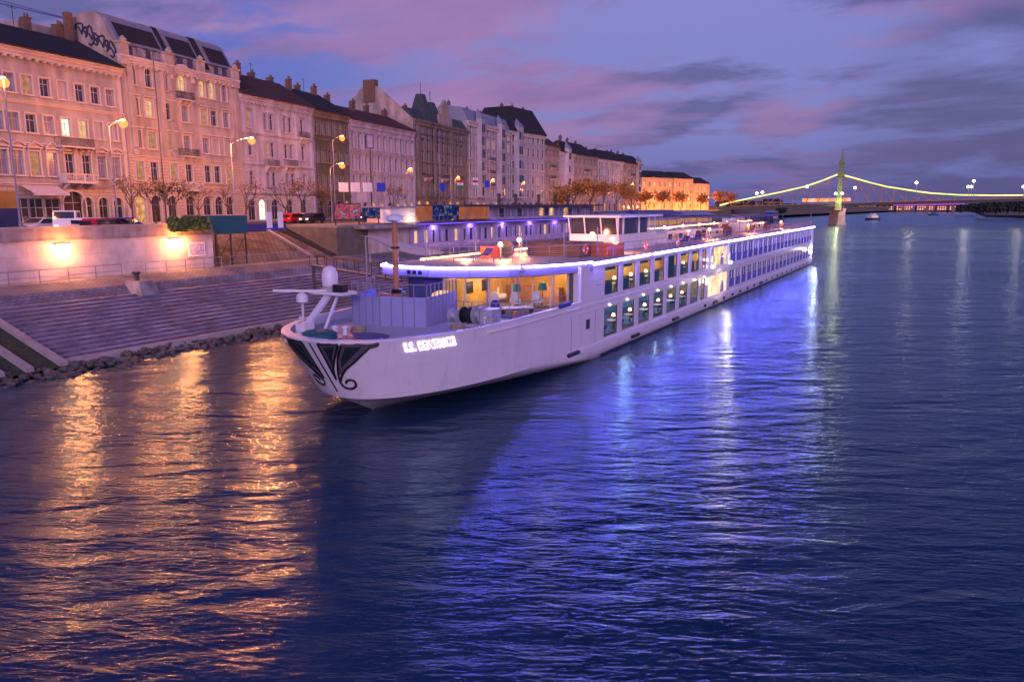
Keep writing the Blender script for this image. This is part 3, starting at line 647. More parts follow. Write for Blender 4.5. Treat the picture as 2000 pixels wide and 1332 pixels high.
# graffiti loops on gable (party wall, facing the camera)
gf = MB()
for k in range(7):
    cy = 5.9 - k * .85; cz = 22.0 + (cy / 6.5) * 3.6 - .3; R0 = (.9, .6, 1.0, .75, .95, .6, .85)[k]; ph = k * 1.7
    pl = [(cy + R0 * .62 * (1 + .3 * sin(3 * t + ph)) * cos(t), cz + R0 * (1 + .22 * cos(2 * t + ph)) * sin(t)) for t in [2 * pi * j / 12 for j in range(9 + k % 4)]]
    for (ya, za), (yb, zb) in zip(pl[:-1], pl[1:]): gf.bar((-.03, ya, za), (-.03, yb, zb), .13, .13)
    gf.bar((-.03, cy - .3, cz - .5), (-.03, cy + .2, cz + .3), .12)
gf.build('graffiti', M['graff'], r)
# --- B3
b = Bld(2, 'pale lilac four-storey house with stucco garlands and paired windows under brown roof')
g3 = [((223, 254), 'hood'), ((278, 307), 'hood'), ((336, 365), 'plain')]
for ri, ((ya, yb), stl) in enumerate(g3):
    v0, v1 = b.v(523, yb), b.v(523, ya)
    for px, pair in ((485, 0), (523, 1), (560, 1), (588, 0)):
        u = b.uv(px + ri * 3, (ya + yb) / 2)[0]
        for du in ((-.75, .75) if pair else (0,)): b.win(u + du, v0, v1, 1.05, stl if not pair else 'plain', 'r' if ri == 2 else None, R_.choice('dccdmd'))
for x in (492, 512, 537, 566, 593): b.win(b.uv(x, 405)[0], .2, 3.6, 1.9, 'plain', 'r', {512: 'w'}.get(x, 'o'))
H3 = b.v(462, 183)
r = b.finish(H3, 'white_st', 'white_st', 'redtile', rust_to=4.4, rust_mat='rust_white', quoins=True, cornice=.7, bands=(4.5, b.v(523, 265), b.v(500, 322) ), ridge=4.6, chim=4)
for px in (523, 560): u, v = b.uv(px + 4, 325); balcony(r, u, v, 2.9, .9)
u, v = b.uv(590, 262); balcony(r, u, b.v(590, 270), 2.4, .8); 
for px in (500, 545, 578, 606): u = min(b.uv(px, 250)[0], b.W - .3); MB().box(u - .22, u + .22, -.12, .01, 4.7, H3 - 1.2).build('pilaster', M['white_st'], r)
# --- B4
b = Bld(3, 'dark olive brown narrow house between the lilac house and the long white house')
for ri, (ya, yb, ar_) in enumerate(((240, 265, None), (293, 319, 'r'), (343, 370, None))):
    v0, v1 = b.v(642, yb), b.v(642, ya)
    for k in range(6): b.win(b.W * (k + .5) / 6, v0, v1, 1.1, 'plain', ar_, R_.choice('cccd'))
for k in range(4): b.win(b.W * (k + .5) / 4, .2, 3.4, 1.8, 'plain', 'r', R_.choice('os'))
r = b.finish(b.v(612, 215), 'olive', 'olive_trim', 'slate', cornice=.7, bands=(b.v(642, 275), 4.4), ridge=4.4, chim=3)
# --- B5
b = Bld(4, 'long white three-storey house with eleven regular windows under a low red roof')
for ri, (ya, yb) in enumerate(((270, 296), (309.6, 336), (347, 368))):
    v0, v1 = b.v(749, yb), b.v(749, ya)
    for k in range(11): b.win(b.W * (k + .5) / 11, v0, v1, 1.15, 'hood' if ri < 2 else 'plain', None, R_.choice('cccbd'))
for k in range(8): b.win(b.W * (k + .5) / 8, .2, 3.2, 1.9, 'plain', 'r', R_.choice('ooss'))
r = b.finish(b.v(680, 233) , 'white_st', 'white_st', 'redtile', cornice=.7, quoins=True, bands=(b.v(749, 302), b.v(749, 342)), ridge=3.6, chim=4)
# --- B6
b = Bld(5, 'dark soot-stained stone palace with green turret roof and ornate gable')
H6 = b.v(808, 232); R6 = 6
for ri in range(R6):
    v0 = 4.9 + (H6 - 6.6) * ri / (R6 - 1) * .86
    for k in range(11): b.win(b.W * (k + .5) / 11, v0, v0 + 2.5, 1.5, 'plain', 'r' if ri == 4 else None, R_.choice('cdddd'))
for k in range(7): b.win(b.W * (k + .5) / 7, .2, 3.6, 2.2, 'none', 'r', R_.choice('os'))
r = b.finish(H6, 'darkstone', 'darkstone', 'greenroof', cornice=.8, bands=(4.3, 12.6, H6 - 3), ridge=3.2, roofk='mansard', chim=4, D=18, side='gable')
W = b.W
for k, px in enumerate((815, 848, 880, 908)):
    u = b.uv(px, 300)[0]; u = min(max(u, .8), W - .8); MB().box(u - .5, u + .5, -.4, .01, 4.4, H6 - 1.2).build('pilaster', M['darkstone'], r)
ug = b.uv(868, 210)[0]
MB().extr([(-4, 0), (4, 0), (3.6, 2.2), (2.4, 2.8), (2.2, 4.2), (.9, 5.2), (0, 6.2), (-.9, 5.2), (-2.2, 4.2), (-2.4, 2.8), (-3.6, 2.2)], (ug, -.3, H6), (1, 0, 0), (0, 0, 1), (0, 1, 0), .8).build('ornate_gable', M['tanst'], r)
for px, hh in ((838, 6.5), (856, 5.2)):
    u = b.uv(px, 215)[0]; MB().add([(u-2.4, -.2, H6), (u+2.4, -.2, H6), (u+2.4, 4.6, H6), (u-2.4, 4.6, H6), (u-.9, 1.4, H6+hh), (u+.9, 1.4, H6+hh), (u+.9, 3, H6+hh), (u-.9, 3, H6+hh)], [(0,1,5,4),(1,2,6,5),(2,3,7,6),(3,0,4,7),(4,5,6,7)]).bar((u, 2.2, H6+hh), (u, 2.2, H6+hh+2.6), .08).build('turret_roof', M['greenroof'], r)
MB().extr([(0, H6 - 8), (0, H6), (9, H6 + 7.5), (13, H6 + 7.5), (18, H6 + 2), (18, H6 - 8)], (-.3, 0, 0), (0, 1, 0), (0, 0, 1), (1, 0, 0), .6).build('fire_gable', M['gable'], r)
MB().box(-.6, 1.2, 9.5, 12.5, H6 + 4, H6 + 9).build('chimney_stack', M['chimney'], r)
for k in (2, 5, 8): balcony(r, W * k / 10, 9.0 + .02, 3.2, .9)
# --- far run
far = [
 (6, 'light grey house with two projecting bay towers, right of the dark stone palace', 'greyst', 'zinc', 236, 912, 8, 7, 'mansard', 4.5, (.25, .72)),
 (7, 'pale lilac house with very steep dark green pyramid roof', 'greyst', 'slate', 258, 1010, 7, 6, 'hip', 8, (.2,)),
 (8, 'narrow tan house with stacked balconies beside the steep roofed house', 'tanst', 'redtile', 284, 1064, 4, 5, 'hip', 3, ()),
 (9, 'narrow bright pale house stepping down beyond the tan house', 'white_st', 'slate', 296, 1092, 4, 5, 'gable', 3, (.5,)),
 (10, 'brown house with a long dark sloping roof and wide balcony', 'tanst', 'slate', 304, 1134, 6, 5, 'gable', 5.5, ()),
 (11, 'pinkish far house with rooftop structures, third from the row end', 'greyst', 'slate', 312, 1180, 6, 6, 'hip', 4, ()),
 (12, 'last grey brown apartment block at the end of the row', 'tanst', 'slate', 320, 1228, 5, 6, 'hip', 4, (.8,))]
for (i, lab, wl, rfm, yc, pxc, nc, nr, rk, rg, bays) in far:
    b = Bld(i, lab); H = b.v(pxc, yc); rr = random.Random(i * 7)
    for ri in range(nr - 1):
        v0 = 4.8 + (H - 7.6) * ri / (nr - 2)
        for k in range(nc): b.win(b.W * (k + .5) / nc, v0, v0 + 2.5, 1.55, 'hood' if ri % 2 else 'plain', None, rr.choice('dddddcm'))
    for k in range(nc - 1): b.win(b.W * (k + .5) / (nc - 1), .2, 3.5, 2.2, 'none', 'r', rr.choice('soo'))
    r = b.finish(H, wl, 'trim' if wl != 'tanst' else 'tanst', rfm, cornice=.7, bands=(4.3, H * .55), ridge=rg, roofk=rk, chim=3, D=15, side=wl)
    for t in bays:
        u = b.W * t
        o = MB().prism([(u - 2.2, .01), (u - 1.4, -1.3), (u + 1.4, -1.3), (u + 2.2, .01)], 4.6, H + 1.5).build('bay_tower', M[wl], r)
        for k in range(nr - 1):
            v0 = 5.2 + (H - 7.6) * k / (nr - 2); MB().box(u - 1.1, u - .15, -1.36, -1.29, v0, v0 + 2.3).build('bay_window', M['pane_d'], o); MB().box(u + .15, u + 1.1, -1.36, -1.29, v0, v0 + 2.3).build('bay_window', M['pane_d' if k % 2 else 'pane_c'], o); MB().box(u - 1.5, u + 1.5, -1.42, -1.28, v0 - .35, v0 - .15).build('bay_sill', M['trim'], o)
        MB().add([(u-2.4,.1,H+1.5),(u-1.5,-1.5,H+1.5),(u+1.5,-1.5,H+1.5),(u+2.4,.1,H+1.5),(u,.6,H+4.2)], [(0,1,4),(1,2,4),(2,3,4),(0,4,3)]).build('bay_roof', M['zinc'], o)
    if i in (6, 8, 10, 12):
        for k in range(3): balcony(r, b.W * (.5 if not bays else .5), 8 + k * 3.6, min(4, b.W * .5), .9)
# floodlit hotel blocks near the bridge
hb = [(1252, 1312, 352, 346, 334, 'floodlit orange hotel with dark hipped roof at the row end'), (1314, 1352, 375, 348, 342, 'floodlit orange block right of the dark roofed hotel'), (1353, 1384, 395, 358, 352, 'small far floodlit house before the bridge ramp')]
for (xa, xb, Z, yt, yr, lab) in hb:
    A = on_depth(xa, 400, Z); B = on_depth(xb, 400, Z + 14); d = (B - A); W = d.xy.length; o = thing('hotel_building', lab, 'building', (A.x, A.y, ST), atan2(d.y, d.x), 'floodlit buildings beside the bridge')
    H = on_depth(xa, yt, Z).z - ST; ops = []; 
    nc = max(4, int(W / 3.2)); nr = 4
    for i in range(nr):
        for k in range(nc): ops.append((W*(k+.5)/nc-.7, W*(k+.5)/nc+.7, 1.2+(H-2)*i/nr, 1.2+(H-2)*i/nr+2.1, None))
    mb = MB(); facade_grid(mb, W, H, ops); mb.mat(0); mb.quad((0,0,0),(0,0,H),(0,12,H),(0,12,0)); mb.quad((W,0,0),(W,12,0),(W,12,H),(W,0,H)); mb.build('wall', [M['orangest'], M['orangest']], o)
    for k, q in enumerate(ops): MB().box(q[0], q[1], .25, .3, q[2], q[3]).build('window', M['pane_lit' if (k * 7) % 5 < 2 else 'pane_dim'], o)
    MB().add([(-.5,-.6,H),(W+.5,-.6,H),(W+.5,12,H),(-.5,12,H),(3,4,H+3.2),(W-3,4,H+3.2),(W-3,8,H+3.2),(3,8,H+3.2)], [(0,1,5,4),(1,2,6,5),(2,3,7,6),(3,0,4,7),(4,5,6,7),(0,3,2,1)]).build('roof', M['slate'], o)
    for k in range(3): light('floodlight', (W * (k + .5) / 3, -6, 1.5), 5200, (1., .27, .06), .4, o)
# ------------------------------------------------------------------ street furniture
def street_lamp(px, py, Z, label, arm=(-.4, 0), power=2600, pole_px=None, color=(1., .28, .06), grp='sodium street lamps along the upper quay', r=.16):
    H_ = on_depth(px, py, Z); ppx = pole_px or (px - 14, 410)
    Bs = on_depth(ppx[0], ppx[1], Z); Bs.z = ST; hh = H_.z - ST
    t = thing('street_lamp', label, 'street lamp', (Bs.x, Bs.y, ST + .1), 0, grp); d = H_ - Bs; d.z = 0
    MB().bar((0, 0, 0), (0, 0, 1.1), .13, n=8).bar((0, 0, 1.1), (0, 0, hh - .9), .085, n=8, w2=.06).build('pole', M['polemetal'], t)
    pts = [Vector((0, 0, hh - .9)) + d * s + Vector((0, 0, .75 * sin(s * pi / 2))) for s in (0, .15, .35, .6, .85)]
    MB().path(pts, .045).build('arm', M['polemetal'], t)
    c = d * 1.0 + Vector((0, 0, hh - .16))
    hd = MB().lathe(c + Vector((0, 0, -.02)), [(.22, 0), (.26, .07), (.14, .2), (.03, .24)], 10).build('lamp_head', M['polemetal'], t)
    MB().lathe(c + Vector((0, 0, -.16)), [(.05, 0), (.15, .04), (.19, .138)], 10).build('lens', M['sodium'], hd)
    MB().lathe(c + Vector((0, 0, -.86)), [(.06, 0), (.36, .12), (.48, .42), (.40, .66), (.2, .84)], 14).build('halo_shell', M['lamp_halo'], hd)  # glowing shell added around the lamp to draw its halo
    light('lamp_light', c + Vector((0, 0, -.42)), power, color, r, t)
    return t
LD = [(240, 233, 84, 'street lamp on curved arm before the join of the cream and tall houses', (229, 425), 2600),
 (5, 150, 66, 'street lamp at the left edge on a tall leaning-looking violet pole', (40, 440), 1500),
 (491, 268, 96, 'street lamp hung before the first window of the lilac house', (459, 418), 3000),
 (668, 265, 128, 'upper street lamp before the dark olive house', (655, 405), 1500),
 (668, 318, 118, 'lower bright street lamp before the dark olive house', (648, 405), 2600),
 (802, 328, 150, 'street lamp before the right end of the long white house', (796, 405), 2600),
 (895, 345, 172, 'street lamp before the dark stone palace', (889, 405), 2600),
 (963, 350, 195, 'street lamp before the grey bay tower house', (958, 405), 2600),
 (1023, 355, 215, 'street lamp before the steep roofed house', (1019, 405), 2600),
 (1113, 365, 250, 'street lamp at the left of the orange trees', (1109, 405), 3800),
 (1145, 369, 265, 'street lamp above the first orange tree', (1141, 405), 3800),
 (1174, 372, 280, 'street lamp above the middle orange tree', (1171, 405), 3800),
 (1190, 374, 292, 'street lamp right of the middle orange tree', (1187, 405), 3800),
 (1236, 358, 320, 'street lamp before the last grey brown block', (1232, 405), 3800),
 (1262, 388, 335, 'street lamp before the floodlit hotel', (1260, 405), 3000), (1300, 390, 350, 'street lamp right of the floodlit hotel', (1297, 405), 3000),
 (1345, 388, 372, 'street lamp among small trees near the bridge', (1342, 405), 3000), (1384, 385, 395, 'last street lamp before the bridge ramp', (1382, 405), 3000)]
LK = {240: 3.4, 5: 3.4, 491: 8.5, 668: 2.8, 802: 2.0}
for (px, py, Z, lab, pp_, pw) in LD: street_lamp(px, py, Z, lab, power=pw * LK.get(px, 1.5), pole_px=pp_, r=.26 if Z < 150 else .34)
# tall thin poles without lamps
for k, (xt, yt, xb, yb, Z, lab) in enumerate([(311, 105, 325, 428, 92, 'tall thin dark mast before the tall cream house'), (857, 255, 860, 400, 168, 'tall pale mast before the middle of the stone palace'), (880, 290, 881, 400, 176, 'shorter pale mast right of the taller one at the stone palace')]):
    a = on_depth(xt, yt, Z); c = on_depth(xb, yb, Z); t = thing('mast', lab, 'mast', (c.x, c.y, ST + .1))
    MB().bar((0, 0, 0), (0, 0, a.z - ST), .10, n=8, w2=.05).build('pole', M['iron' if k == 0 else 'polemetal'], t); MB().lathe((0, 0, 0), [(.2, 0), (.2, .3), (.12, .4)], 8).build('base', M['iron'], t)
# trees
def branch(mb, tips, p, d, L, r, lev, rng):
    q = p + d * L; mb.bar(p, q, r, n=5 if lev < 2 else 3, w2=r * .62)
    if lev >= 4: tips.append(q); return
    for k in range(rng.choice((2, 3)) if lev else 4):
        nd = (d + Vector((rng.uniform(-.75, .75), rng.uniform(-.75, .75), rng.uniform(-.15, .45)))).normalized()
        branch(mb, tips, q if k else p + d * L * .8, nd, L * rng.uniform(.6, .82), r * .6, lev + 1, rng)
def tree(px, py, Z, h, label, leaf='leafd', dens=6, grp='bare street trees before the houses', spread=.5, seed=1, size=.16):
    rng = random.Random(seed); Bs = on_depth(px, py, Z); t = thing('street_tree', label, 'tree', (Bs.x, Bs.y, ST), rng.uniform(0, 6), grp)
    mb = MB(); tips = []; branch(mb, tips, Vector((0, 0, 0)), Vector((rng.uniform(-.08, .08), rng.uniform(-.08, .08), 1)).normalized(), h * .32, h * .022, 0, rng)
    mb.build('trunk', M['bark'], t); c = MB()
    for q in tips:
        for k in range(dens):
            p = q + Vector((rng.gauss(0, spread), rng.gauss(0, spread), rng.gauss(0, spread * .8))); s = size * rng.uniform(.6, 1.5)
            a = Vector((rng.uniform(-1, 1), rng.uniform(-1, 1), rng.uniform(-1, 1))).normalized(); e = a.orthogonal().normalized() * s; a = a * s
            c.add([p - a, p + e, p + a, p - e], [(0, 1, 2, 3)])
    if dens: c.build('crown', M[leaf], t)
TD = [(259, 425, 90, 6.5, 'thin bare tree beside the lit shop of the tall cream house', 3), (305, 425, 93, 6.5, 'bare tree before the second arch of the tall cream house', 3), (342, 425, 96, 6.5, 'bushy bare tree before the third arch of the tall cream house', 5),
 (390, 422, 98, 6, 'bare forked tree behind the green hedge', 1), (450, 420, 102, 6.5, 'bare tree beside the violet lamp post', 1), (478, 420, 106, 7, 'bare tree at the left of the lit shop in the lilac house', 3), (556, 418, 116, 6.5, 'bare tree before the middle arches of the lilac house', 2), (592, 415, 122, 7.5, 'bare tree at the right corner of the lilac house', 4),
 (632, 410, 130, 6.5, 'bare tree before the dark olive house', 4), (768, 405, 150, 7, 'bare tree before the long white house', 4), (840, 405, 165, 7, 'bare tree before the left of the stone palace', 4)]
for k, (px, py, Z, h, lab, dn) in enumerate(TD): tree(px, py, Z, h, lab, dens=dn, seed=k + 3, spread=.35, size=.11)
TO = [(1095, 238, 7), (1118, 246, 10), (1150, 258, 11), (1178, 266, 11.5), (1204, 280, 11), (1232, 300, 9), (1262, 322, 8), (1292, 334, 8), (1330, 352, 8), (1368, 372, 8), (1400, 392, 9), (1425, 410, 9)]
TL = ['small orange lit tree right of the quay building roof', 'orange lit tree below the brown house balcony', 'large glowing orange tree, left of the three biggest', 'largest glowing orange tree beside the dark trunk', 'orange lit tree behind the wheelhouse', 'tree before the pinkish far house', 'tree at the left end of the floodlit hotel', 'tree at the middle of the floodlit hotel', 'tree before the second floodlit block', 'tree before the small floodlit house', 'dark tree at the bridge ramp', 'dark tree under the start of the bridge chord']
for k, ((px, Z, h), lab) in enumerate(zip(TO, TL)): tree(px, 404, Z, h, lab, leaf='leafo', dens=9, grp='autumn trees lit orange by the lamps', spread=1.2, seed=k + 40, size=.30)
# hedge, boards, vehicles, cabin
hr = random.Random(3); hm = MB(); A = on_depth(334, 436, 72); B = on_depth(404, 436, 76)
for k in range(2600):
    t = hr.random(); p = A.lerp(B, t); p = Vector((p.x + hr.uniform(-.5, .5), p.y, ST + .15 + hr.random() ** .8 * (1.15 + .3 * sin(t * 19)))); s = .13
    a = Vector((hr.uniform(-1, 1), hr.uniform(-1, 1), hr.uniform(-1, 1))).normalized(); e = a.orthogonal() * s; a = a * s; hm.add([p - a, p + e, p + a, p - e], [(0, 1, 2, 3)])
tag(hm.build('hedge', M['hedge']), 'clipped yellow green hedge behind the parapet beside the teal cabin', 'hedge')
cb = thing('site_cabin', 'dark teal metal cabin on steel stilts beside the end of the quay wall', 'cabin', (-66, 51.9, 4.65))
MB().add([(-2.6,-.4,3.3),(.3,.15,3.3),(.3,4.4,3.3),(-2.6,4.4,3.3),(-2.6,-1.0,5.2),(.3,-.45,5.2),(.3,4.4,5.2),(-2.6,4.4,5.2)], [(0,3,2,1),(4,5,6,7),(0,1,5,4),(1,2,6,5),(2,3,7,6),(3,0,4,7)]).build('cabin_body', M['teal_paint'], cb)
MB().box(-2.7, .4, -1.05, 4.5, 5.2, 5.27).build('roof', M['zinc'], cb)
for x_, y_ in ((.1, .4), (.1, 2.2), (.1, 4.2), (-2.3, .4), (-2.3, 2.2), (-2.3, 4.2)): MB().bar((x_, y_, 0), (x_, y_, 3.3), .09).build('leg', M['iron'], cb)
MB().bar((.1, .4, .3), (.1, 2.2, 3.1), .04).bar((.1, 2.2, .3), (.1, 4.2, 3.1), .04).bar((-2.3, .4, 2.6), (.1, 2.2, .5), .04).build('cross_brace', M['iron'], cb)
def car(loc, rz, paint, label, L=4.3, Wd=1.75, van=False, lit='tail'):
    t = thing('van' if van else 'parked_car', label, 'van' if van else 'car', loc, rz, 'vehicles on the upper street')
    h = 2.1 if van else 1.45
    xr, xb, xn = (L * .34, L * .44, L/2 - .04) if van else (L * .1, L * .32, L/2 - .1)
    P = [(-L/2, .3), (-L/2, h * .55), (-L/2 + .15, h * (.93 if van else .6)), (-L/2 + .5, h), (xr, h), (xb, h * .62), (xn, h * .5), (L/2, .55), (L/2, .3)]
    MB().extr(P, (0, -Wd/2, 0), (1, 0, 0), (0, 0, 1), (0, 1, 0), Wd).build('body', paint, t)
    g = MB()
    for s in (-1, 1): g.extr([(-L/2 + .5, h * .62), (-L/2 + .6, h * .92), (L * .15, h * .92), (L * .27, h * .62)], (0, s * Wd/2 - (0 if s > 0 else .012), 0), (1, 0, 0), (0, 0, 1), (0, 1, 0), .012)
    wx = lambda t: xr + (xb - xr) * t + .02; wz = lambda t: h + (h * .62 - h) * t + .02; g.quad((wx(.12), -Wd/2+.14, wz(.12)), (wx(.12), Wd/2-.14, wz(.12)), (wx(.92), Wd/2-.1, wz(.92)), (wx(.92), -Wd/2+.1, wz(.92))); g.box(-L/2 - .01, -L/2 + .05, -Wd/2+.2, Wd/2-.2, h*.6, h*.85); g.build('windows', M['carglass'], t)
    for sx in (-.31, .31):
        for s in (-1, 1): MB().lathe((L * sx, s * (Wd/2 - .1) - .1, .32), [(.2, -.01), (.32, 0), (.32, .2), (.2, .21)], 14, 'y').build('wheel', M['tyre'], t)
    for s in (-1, 1):
        MB().box(-L/2 - .03, -L/2 + .02, s * (Wd/2 - .25) - .14, s * (Wd/2 - .25) + .14, h*.45, h*.56).build('tail_light', M['taill'], t)
        MB().box(L/2 - .04, L/2 + .02, s * (Wd/2 - .3) - .16, s * (Wd/2 - .3) + .16, .55, .7).build('headlight', M['headl'] if lit == 'head' else M['carwhite'], t)
    return t
def at_street(px, Z): p = on_depth(px, 430, Z); return (p.x, p.y, ST + .004)
car(at_street(80, 74), radians(-70), M['carwhite'], 'white car parked before the shop awning')
v = car(at_street(131, 75), radians(-36), M['carwhite'], 'white van facing the river before the arched gate', 4.8, 1.95, True, 'head'); v['group'] = 'vehicles on the upper street'
car(at_street(186, 74), radians(100), M['carwhite'], 'white car at the left of the red car')
car(at_street(205, 70), radians(100), M['carred'], 'red car with glowing tail lights behind the parapet')
car(at_street(240, 74), radians(100), M['carblue'], 'dark blue car right of the red car')
car(at_street(575, 112), radians(100), M['carred'], 'red car parked before the lilac house arches')
car(at_street(590, 115), radians(100), M['carwhite'], 'white car with rear to us beside the lilac house corner')
car(at_street(610, 112), radians(-80), M['cardark'], 'dark car with headlights at the top of the stairs', lit='head')
car(at_street(712, 128), radians(-80), M['cardark'], 'dark car beside the billboards', lit='head')
# banner stands
bs = thing('banner_stand', 'pair of white blue banners on posts before the lilac house', 'banner', at_street(537, 84))
for s in (-1, 1): MB().box(-.05, .05, s * .8 - .35, s * .8 + .35, .15, 1.9).build('banner', M['signw'], bs)
MB().box(-.12, .12, -1.3, 1.3, 0, .15).build('base', M['signb'], bs)
kk = thing('kiosk', 'dark street kiosk with orange lit panel at the lower left of the row', 'kiosk', at_street(-4, 70), radians(100))
MB().box(-1.6, 1.6, -1, 1, 0, 2.3).build('body', M['navyb'], kk); MB().box(-1.5, 1.5, -1.05, -1.003, 2.35, 3.9).build('lit_panel', M['sorange'], kk); MB().box(-1.7, 1.7, -1.0, 1.1, 2.3, 2.345).build('roof', M['iron'], kk)
# railings on the quay
def quay_rail(y0, y1, label):
    t = thing('quay_railing', label, 'railing', (-64.3, y0, 4.58), 0, 'steel railings at the foot of the quay wall'); n = max(2, round((y1 - y0) / 2.3)); L_ = y1 - y0
    MB().bar((0, 0, 1.12), (0, L_, 1.12), .035, n=6).build('top_rail', M['polemetal'], t); MB().bar((0, 0, .55), (0, L_, .55), .025, n=6).build('mid_rail', M['polemetal'], t)
    for k in range(n + 1): MB().bar((0, L_ * k / n, 0), (0, L_ * k / n, 1.12), .035, n=6).build('post', M['polemetal'], t)
quay_rail(24.0, 40.6, 'long steel railing left of the mooring block'); quay_rail(43.0, 51.5, 'shorter steel railing right of the mooring block'); quay_rail(52.6, 64.0, 'pale railing below the teal cabin and slope')
# mooring bollard on concrete block
bo = thing('mooring_block', 'concrete block with dark mooring bollard on the quay slope', 'mooring block', (-60.6, 39.9, 3.95), radians(5))
MB().add([(-1.1,-.9,-.5),(1.3,-1.0,-.7),(1.3,1.0,-.7),(-1.1,.9,-.5),(-1.0,-.7,.55),(.7,-.7,.5),(.7,.7,.5),(-1.0,.7,.55)], [(4,5,6,7),(0,1,5,4),(1,2,6,5),(2,3,7,6),(3,0,4,7)]).build('block', M['qband'], bo)
MB().lathe((-.3, -.1, .54), [(.3, 0), (.22, .15), (.2, .5), (.36, .6), (.36, .75), (.1, .82)], 14).build('bollard', M['iron'], bo)
# ------------------------------------------------------------------ two-level quay building (terminal)
tb = thing('terminal_building', 'long two-storey lilac riverside terminal with dark flat roof behind the ship', 'building', (-66, 70.9, 4.6)); Lt = 82
MB().box(-8, 0, 5.6, 14.2, -1, 3.25).build('masonry_wall', M['pinkwall'], tb)
ops = []; u = 15.3
rr = random.Random(9)
while u < 80:
    w = rr.choice((.7, .9, 1.0)); ops.append((u, u + w, .9, 2.7)); u += w + rr.choice((.8, 1.1, 1.6))
def yz(mb): mb.v = [(-p[1], p[0], p[2]) for p in mb.v]; return mb      # facade in the y/z plane facing +x
mb = MB(); o2 = [(a - 14.3, b_ - 14.3, c, d) for a, b_, c, d in ops]; facade_grid(mb, Lt - 14.3, 3.45, o2, .25); yz(mb)
mb.v = [(p[0], p[1] + 14.3, p[2]) for p in mb.v]; mb.build('lower_wall', [M['purplewall'], M['purplewall']], tb)
for k, (a, b_, c, d) in enumerate(ops): MB().box(-.24, -.2, a, b_, c, d).build('window', M[('pane_lit', 'pane_d', 'pane_d', 'pane_c', 'pane_d')[k % 5 if k not in (0, 1) else 0]], tb)
MB().box(-8, -.26, 14.3, Lt, -.5, 3.45).build('lower_core', M['darkroof'], tb)
MB().box(-8, 1.2, 14.3, Lt + .6, 3.46, 3.86).build('blue_fascia', M['bluefascia'], tb)
MB().box(1.203, 1.26, 14.4, Lt + .5, 3.60, 3.68).build('led_line', M['led_violet'], tb)
MB().box(-8, 1.5, 3, 14.2, 3.3, 3.75).build('terrace_slab', M['qband'], tb)
# upper storey: left half billboards/orange panels, right half glazed
ub = MB(); ub.box(-7.5, -.6, 37, Lt - 2, 3.87, 6.1); ub.build('upper_core', M['purplewall'], tb)
for k in range(20):
    y_ = 38 + k * 2.1; MB().box(-.6, -.55, y_, y_ + 1.5, 4.35, 5.75).build('upper_window', M[('pane_lit', 'pane_c', 'pane_d', 'pane_c', 'pane_shop')[(k * 3) % 5 if 5 < k < 15 else 1 + k % 3]], tb)
MB().box(-8.4, .9, 27, Lt, 6.12, 6.42).build('upper_roof', M['darkroof'], tb)
for y_ in range(28, 82, 6): MB().bar((.6, y_, 3.87), (.6, y_, 6.12), .06).build('post', M['polemetal'], tb)
MB().box(-.5, -.44, 20.6, 27.4, 4.1, 6.3).build('video_screen', M['screen_b'], tb); MB().box(-.5, -.45, 16.0, 20.4, 4.1, 6.2).build('orange_panel', M['sorange'], tb); MB().box(-.5, -.45, 27.6, 36.6, 4.1, 6.05).build('orange_panel', M['sorange'], tb)
rl = MB().box(1.1, 1.15, 14.4, Lt, 4.8, 4.85)
for k in range(60): rl.bar((1.12, 14.5 + k * 1.1, 3.86), (1.12, 14.5 + k * 1.1, 4.83), .02)
rl.build('terrace_railing', M['polemetal'], tb)
for y_ in (20, 30, 40, 50, 60, 70): light('terrace_light', (.5, y_, 3.2), 160, (.45, .25, 1.), .1, tb)
light('entrance_lamp', (1.3, 13.6, 4.1), 160, (1., .62, .3), .18, tb)
# smokestacks / flues on the terminal roof
for k, y_ in enumerate((44, 50, 59, 66, 72)): MB().bar((-3, y_, 6.4), (-3, y_, 7.9), .28, n=8).lathe((-3, y_, 7.9), [(.42, 0), (.42, .15), (.1, .5)], 8).build('flue', M['iron'], tb)
# white kiosk on terrace, billboards
wk = thing('white_pavilion', 'small white flat-roofed pavilion at the near end of the terminal terrace', 'pavilion', (-67.0, 77.2, ST + .1))
MB().box(-2.5, 1.6, 3.0, 8.6, .15, 2.15).build('walls', M['signw'], wk); MB().box(-2.9, 2.0, 2.6, 9.0, 2.15, 2.4).build('roof', M['fascia'], wk)
q = MB()
for k in range(22): q.bar((1.9, 2.6 + k * .3, .15), (1.9, 2.6 + k * .3, 1.1), .02)
q.bar((1.9, 2.6, 1.1), (1.9, 9.0, 1.1), .03).build('balustrade', M['polemetal'], wk)
def board(y0, y1, z0, z1, mats, label, nm='billboard'):
    t = thing(nm, label, 'billboard', (-66.8, y0, ST), 0); L_ = y1 - y0
    MB().box(-.15, 0, 0, L_, z0, z1).build('panel', M['iron'], t); MB().box(.002, .03, .12, L_ - .12, z0 + .12, z1 - .12).build('picture', mats[0], t)
    for y_ in (.3, L_ - .3): MB().bar((-.08, y_, 0), (-.08, y_, z0), .08).build('post', M['iron'], t)
board(70.9, 75.9, .75, 2.9, [M['screen_a']], 'big colourful red and blue illuminated billboard at the top of the stairs')
board(76.3, 79.8, .9, 2.3, [M['screen_b']], 'dark blue illuminated billboard left of the white pavilion')
